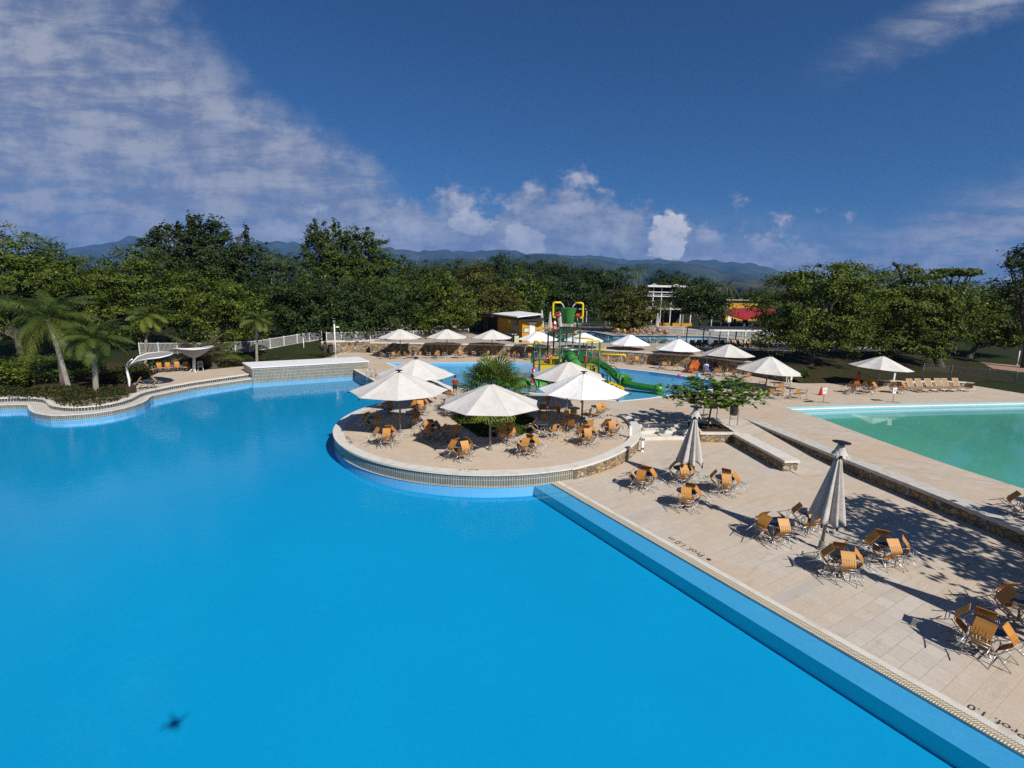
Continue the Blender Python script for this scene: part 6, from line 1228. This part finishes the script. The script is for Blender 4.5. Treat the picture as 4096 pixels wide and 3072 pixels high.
for i in range(14): t = i/13; a = q_(2376+62*t, 1454+36*t, 42.8-1.6*t); b2 = a-Vector((0, 0, .75)); m.tube([a, b2], .013, 4)
for i in range(14): t = i/13; a = q_(2410+70*t, 1455+32*t, 43.1-1.5*t); b2 = a-Vector((0, 0, .8)); m.tube([a, b2], .013, 4)
for i in range(10): a = W3(2446+3.4*i, 41.3+.05*i, .75); m.tube([a, a-Vector((0, 0, .72))], .013, 4)
m.build('stair_balusters', M_green, PT)
# red spouts and toys on the tower
c = q_(2218, 1302, 44); MB().lathe([(.05, -.45), (.2, -.3), (.12, -.05), (.22, .15), (.1, .4)], 7, c).build('red_water_wheel', M_red, PT); c = q_(2342, 1437, 42.3); MB().lathe([(.03, -.35), (.22, .3), (.05, .3)], 10, c).build('red_cone_spout', M_red, PT)
c = q_(2197, 1428, 42.8); MB().tube([c+Vector((.25*math.cos(a), 0, .16*math.sin(a))) for a in [i*PI/6 for i in range(13)]], .05, 6).build('red_hand_wheel', M_red, PT); c = q_(2136, 1481, 42.6); MB().tube([c+Vector((-.05, 0, -.25)), c+Vector((-.12, 0, .1)), c+Vector((.05, 0, .28)), c+Vector((.2, 0, .2))], [.12, .1, .09, .05], 7).build('red_horn', M_red, PT)
# climbing net
m = MB(); tl, tr_, blq, brq = q_(2072, 1448, 43), q_(2127, 1432, 44), q_(2075, 1512, 42), q_(2118, 1520, 42.3)
for i in range(15): t = i/14; m.tube([tl.lerp(tr_, t), tl.lerp(tr_, t).lerp(blq.lerp(brq, t), .5)-Vector((0, 0, .12)), blq.lerp(brq, t)], .011, 3)
for i in range(17): t = i/16; a = tl.lerp(blq, t); b2 = tr_.lerp(brq, t); m.tube([a, (a+b2)/2-Vector((0, 0, .12)), b2], .011, 3)
m.build('climbing_net', M_pole, PT)
# low green hump beside the tower
hc = P(2125, 1541, -.09); vs = []; fs = []; n1, n2 = 28, 8
for i in range(n2+1):
    for j in range(n1): a = 2*PI*j/n1; b2 = PI/2*i/n2; vs.append((2.6*math.cos(a)*math.cos(b2)*(1+.1*math.cos(2*a)), 1.2*math.sin(a)*math.cos(b2), .95*math.sin(b2)**1.3*(1-.0*math.cos(a))))
for i in range(n2):
    for j in range(n1): fs.append((i*n1+j, i*n1+(j+1) % n1, (i+1)*n1+(j+1) % n1, (i+1)*n1+j))
MB().add(vs, fs).build('play_hump', M_lgreen, smooth=True, label='low light green play hump in the splash pool', cat='play hump').location = (hc.x-.9, hc.y+1.1, -.36)
c = P(2636, 1516, -.09)
for u, v, rr, mm, lab in ((2716, 1509, .16, mat('pink_ball', (.6, .02, .12), .4), 'pink ball at the splash pool rim'), (2793, 1513, .22, mat('light_blue_ball', (.15, .4, .7), .4), 'light blue ball behind the young tree')):
    q = P(u, v, 0); MB().lathe([(rr*math.sin(PI*i/10)+.0005, rr-rr*math.cos(PI*i/10)) for i in range(11)], 16, q).build('beach_ball', mm, smooth=True, label=lab, cat='ball')
q = P(2436, 1662, 0); root = empty('sandals', q, label='pair of dark sandals lying on the paving right of the island parasol', cat='sandals')
for s in (-1, 1): MB().box((s*.12, .03*s, .015), (.10, .26, .03), rz=.5*s).build('sole', M_black, root); MB().tube([(s*.12-.05, .05, .02), (s*.12, .08, .08), (s*.12+.05, .05, .02)], .012, 5).build('strap', M_red, root)

# ------------------------------------------------------------------ depth lettering on the paving
def deck_text(s, ua, va, ub, vb, z, size, label):
    a = P(ua, va, z); b2 = P(ub, vb, z); d = b2-a; o = text(s, size, ((a.x+b2.x)/2, (a.y+b2.y)/2, z+.003), (0, 0, math.atan2(d.y, d.x)), M_text, label, 'lettering')
    o.scale = (d.length/o.dimensions.x, d.length/o.dimensions.x*1.05, 1)
deck_text('Prof. 1.0 m', 2812, 2224, 2676, 2150, LZ+.002, .34, 'dark depth lettering reading Prof 1.0 m on the pool side paving')
deck_text('Prof. 1.0', 4108, 2950, 3874, 2822, LZ+.002, .34, 'dark depth lettering Prof 1.0 m nearest the camera, cut by the edge')
deck_text('Prof. 1.0 m', 1406, 1776, 1386, 1746, .006, .30, 'depth lettering Prof 1.0 m at the left rim of the island')
deck_text('Prof. 1.0', 1912, 1879, 1836, 1879, .006, .34, 'depth lettering Prof 1.0 at the front rim of the island')

# ------------------------------------------------------------------ people
def person(label, loc, yaw, h=1.65, pose='stand', skin=None, shirt=None, shorts=None, hair=None, cap=None, arm=None):
    root = empty('person', loc, yaw, label=label, cat='person'); s = h/1.7; skin = skin or M_skin
    if pose == 'stand': hipz = .90; kn = [(s_*.10, -.03, .48) for s_ in (-1, 1)]; an = [(s_*.11, .02, .07) for s_ in (-1, 1)]; toe = [(s_*.12, -.14, .03) for s_ in (-1, 1)]; dy = 0.
    else: hipz = .50; kn = [(s_*.14, -.44, .50) for s_ in (-1, 1)]; an = [(s_*.14, -.46, .08) for s_ in (-1, 1)]; toe = [(s_*.14, -.62, .04) for s_ in (-1, 1)]; dy = 0.
    v = [(0, 0, hipz)]; r = [(.13, .11)]; e = []
    def add(p, rr, par): v.append(p); r.append(rr if isinstance(rr, tuple) else (rr, rr)); e.append((par, len(v)-1)); return len(v)-1
    w = add((0, .01, hipz+.20), (.125, .09), 0); ch = add((0, .01, hipz+.40), (.15, .10), w); nk = add((0, 0, hipz+.56), (.055, .055), ch); hd = add((0, -.015, hipz+.655), (.078, .088), nk); add((0, -.01, hipz+.76), (.07, .082), hd); add((0, -.105, hipz+.67), (.016, .016), hd)
    for i, s_ in enumerate((-1, 1)):
        a = add((s_*.19, .01, hipz+.47), .055, ch); el = (s_*.25, .02, hipz+.20) if pose == 'stand' else (s_*.24, -.06, hipz+.22); wr_ = (s_*.26, -.12, hipz-.02) if pose == 'stand' else (s_*.18, -.30, hipz+.14)
        b2 = add(el, .042, a); c = add(wr_, .027, b2); d = Vector(wr_)-Vector(el); d.normalize(); sd2 = Vector((0, 1, 0)).cross(d).normalized() if abs(d.y) < .9 else Vector((1, 0, 0)); pm = Vector(wr_)+d*.07; p_ = add(tuple(pm), (.034, .018), c)
        for k2 in range(4):
            o2 = d.cross(sd2)*((k2-1.5)*.02); f1 = add(tuple(pm+o2+d*.045), .009, p_); add(tuple(pm+o2+d*(.085-.01*abs(k2-1.5))+Vector((0, -.012, 0))), .008, f1)
        add(tuple(Vector(wr_)+d*.04+d.cross(sd2)*.045), .010, c)
        hp2 = add((s_*.09, 0, hipz-.05), .09, 0); k3 = add(kn[i], .06, hp2); a3 = add(an[i], .036, k3); add(toe[i], (.035, .022), a3)
    me = bpy.data.meshes.new('body'); me.from_pydata([(x*s, y*s, z*s) for x, y, z in v], e, []); o = bpy.data.objects.new('body', me); COL.objects.link(o); o.parent = root; me.materials.append(skin)
    sk = o.modifiers.new('skin', 'SKIN'); sk.use_smooth_shade = True
    for i, q in enumerate(r): me.skin_vertices[0].data[i].radius = (q[0]*s, q[1]*s)
    me.skin_vertices[0].data[0].use_root = True; su = o.modifiers.new('sub', 'SUBSURF'); su.levels = 1; su.render_levels = 1
    def lo(name, prof, c, m, sy=.72): q = MB().lathe([(a*s, b2*s) for a, b2 in prof], 14, (0, 0, 0)).build(name, m, root, smooth=True); q.location = Vector(c)*s; q.scale = (1, sy, 1); return q
    if shirt: lo('shirt', [(.165, -.02), (.15, .12), (.175, .3), (.19, .40), (.15, .48), (.06, .53)], (0, .01, hipz), shirt)
    if shirt:
        m = MB()
        for s_ in (-1, 1): m.tube([(s_*.16*s, .01*s, (hipz+.45)*s), (s_*.235*s, .02*s, (hipz+.27)*s)], [.07*s, .058*s], 8)
        m.build('sleeve', shirt, root)
    if shorts:
        if pose == 'stand': m = MB().tube([(-.09*s, 0, (hipz+.02)*s), (-.10*s, -.02*s, (hipz-.28)*s)], [.115*s, .085*s], 10).tube([(.09*s, 0, (hipz+.02)*s), (.10*s, -.02*s, (hipz-.28)*s)], [.115*s, .085*s], 10).tube([(0, 0, (hipz-.05)*s), (0, 0, (hipz+.10)*s)], [.16*s, .15*s], 12)
        else: m = MB().tube([(-.10*s, 0, hipz*s), (-.14*s, -.34*s, .50*s)], [.12*s, .085*s], 10).tube([(.10*s, 0, hipz*s), (.14*s, -.34*s, .50*s)], [.12*s, .085*s], 10)
        m.build('shorts', shorts, root)
    hz_ = hipz+.72
    MB().lathe([(.088*s, -.02*s), (.098*s, .03*s), (.085*s, .09*s), (.05*s, .125*s), (.005, .135*s)], 12, (0, .012*s, hz_*s)).build('swim_cap' if cap else 'hair', cap or hair or M_hair, root, smooth=True)
    if not cap: MB().lathe([(.03*s, -.12*s), (.08*s, -.06*s), (.085*s, .05*s)], 10, (0, .035*s, hz_*s)).build('hair', hair or M_hair, root, smooth=True)
    return root
def at(u, v, z, zf): p = P(u, v, z); return Vector((p.x, p.y, zf))
person('woman in white cap and dark swimsuit standing in the splash pool', at(2134, 1545, -.09, -.36), rad(-30), 1.68, cap=M_cwhite, shorts=M_cblack, shirt=mat('swimsuit', (.05, .02, .03), .7))
person('small child in teal trousers and red top holding the woman', at(2126, 1547, -.09, -.36), rad(150), 1.05, shirt=M_cred, shorts=M_cteal)
person('dark haired child sitting low in the splash pool water', at(2134, 1556, -.09, -.62), rad(60), 1.1, 'sit')
person('man in a red shirt standing at the water left of the fan palm', at(1820, 1586, 0, 0), rad(200), 1.65, shirt=mat('dark_red_cloth', (.22, .02, .015), .8), shorts=M_cblack)
person('child standing on the play tower platform behind the railing', Vector((Q(2145, 1440, 45).x, 45, 1.74)), rad(20), 1.15, shirt=M_cblack, shorts=M_cblue)
person('walker in a pink shirt behind the far fence', at(2604, 1300, TZ, TZ), rad(30), 1.75, shirt=M_cpink, shorts=M_cwhite)
person('person in a white shirt sitting in the shade of the back row', at(2822, 1494, 0, 0), rad(180), 1.7, 'sit', shirt=M_cwhite, shorts=M_cblack)
person('person in dark clothes sitting behind the one in white', at(2858, 1482, 0, 0), rad(90), 1.7, 'sit', shirt=M_cblack, shorts=M_cblue)
person('person in red sitting beside the blue beach umbrella', at(2893, 1484, 0, 0), rad(200), 1.7, 'sit', shirt=M_cred, shorts=M_cblack)
person('person in a red shirt sitting under the lone right parasol', at(3428, 1546, 0, .02), rad(190), 1.7, 'sit', shirt=M_cred, shorts=M_cblack)
def beachumb(label, q, m_, tiltx, tilty, R=.85):
    root = empty('beach_umbrella', q, label=label, cat='beach umbrella'); vs, fs = canopy_mesh(R, 1.25, 1.6, r0=.03, sag=.1); MB().add(vs, fs).build('canopy', m_, root); MB().tube([(0, 0, 0), (0, 0, 1.62)], .018, 6).build('pole', M_alu, root); root.rotation_euler = (tiltx, tilty, 0)
beachumb('orange beach umbrella tilted to the ground beside the seated people', P(2800, 1490, 0), M_corg, .3, -1.0, .95); beachumb('dark blue beach umbrella leaning near the wall', P(2898, 1480, 0), M_cblue, .5, .2, .8)
t = P(3098, 1530, .76); MB().box((t.x, t.y, .765), (.62, .45, .05), rz=.3).build('folded_towel', M_cwhite, label='white towel on the table beside the sagging parasol', cat='towel'); MB().box((t.x+.45, t.y-.1, .76), (.45, .5, .06), rz=-.2).build('folded_towel', M_corg, label='orange towel hanging off the towel table', cat='towel')
q = P(2826, 1502, 0); root = empty('pushchair', q, label='dark blue pushchair parked before the seated people', cat='pushchair'); MB().box((0, 0, .5), (.42, .5, .12)).build('seat', M_cblue, root); MB().bar((0, .2, .5), (0, .45, 1.0), .4, .06).build('backrest', M_cblue, root)
for s in (-1, 1):
    MB().tube([(s*.22, -.3, .12), (s*.22, .1, .55), (s*.22, .5, 1.05)], .016, 5).build('frame', M_alu, root)
    for y in (-.3, .3): MB().lathe([(.02, -.02), (.12, -.02), (.12, .02), (.02, .02)], 12).build('wheel', M_black, root).matrix_local = Matrix.Translation((s*.25, y, .12)) @ Matrix.Rotation(PI/2, 4, 'Y')

# the camera drone that hovers just behind and above the view point; only its shadow on the pool floor is seen
D_ = empty('camera_drone', (0., -.12, 8.26), label='small white quadcopter drone hovering above the view point', cat='drone')
MB().lathe([(.02, -.05), (.11, -.03), (.13, .02), (.09, .06), (.01, .07)], 16).build('body', M_white, D_, smooth=True)
for i in range(4):
    a = PI/4+i*PI/2; e = Vector((math.cos(a)*.26, math.sin(a)*.26, .04)); MB().tube([(0, 0, 0), e], [.03, .018], 6).build('arm', M_white, D_); MB().box(e+Vector((0, 0, .03)), (.26, .025, .004), rz=a+.6).build('propeller', M_black, D_)
for s in (-1, 1): MB().tube([(s*.06, -.1, -.02), (s*.1, -.1, -.14), (s*.1, .1, -.14), (s*.06, .1, -.02)], .008, 5).build('landing_skid', M_white, D_)

def PGz(u, v, dz=.03):
    p = PG(u, v); p.z += dz; return p
tA = [PGz(u, v) for u, v in [(3560, 1415), (3735, 1432), (3900, 1447), (4150, 1470)]]; tB = [PGz(u, v) for u, v in [(3600, 1437), (3740, 1452), (3900, 1468), (4150, 1496)]]
m = MB()
for i in range(3): m.add([tA[i], tB[i], tB[i+1], tA[i+1]], [(0, 1, 2, 3)])
m.build('brick_path', M_path, kind='structure')
D_.scale = (.8, .8, .8)

hz = MB().box((0, 5900, 525), (19000, 12200, 1060)).build('haze', mat('haze_air'), kind='stuff', label='thin blue haze in the air over the whole valley', cat='haze')
k = N(MATS['haze_air'].node_tree); k.nodes.clear(); o = k.n('ShaderNodeOutputMaterial'); pv = k.n('ShaderNodeVolumePrincipled'); pv.inputs['Color'].default_value = (.16, .40, .98, 1); pv.inputs['Density'].default_value = 6.5e-5; k.links.new(pv.outputs[0], o.inputs['Volume'])
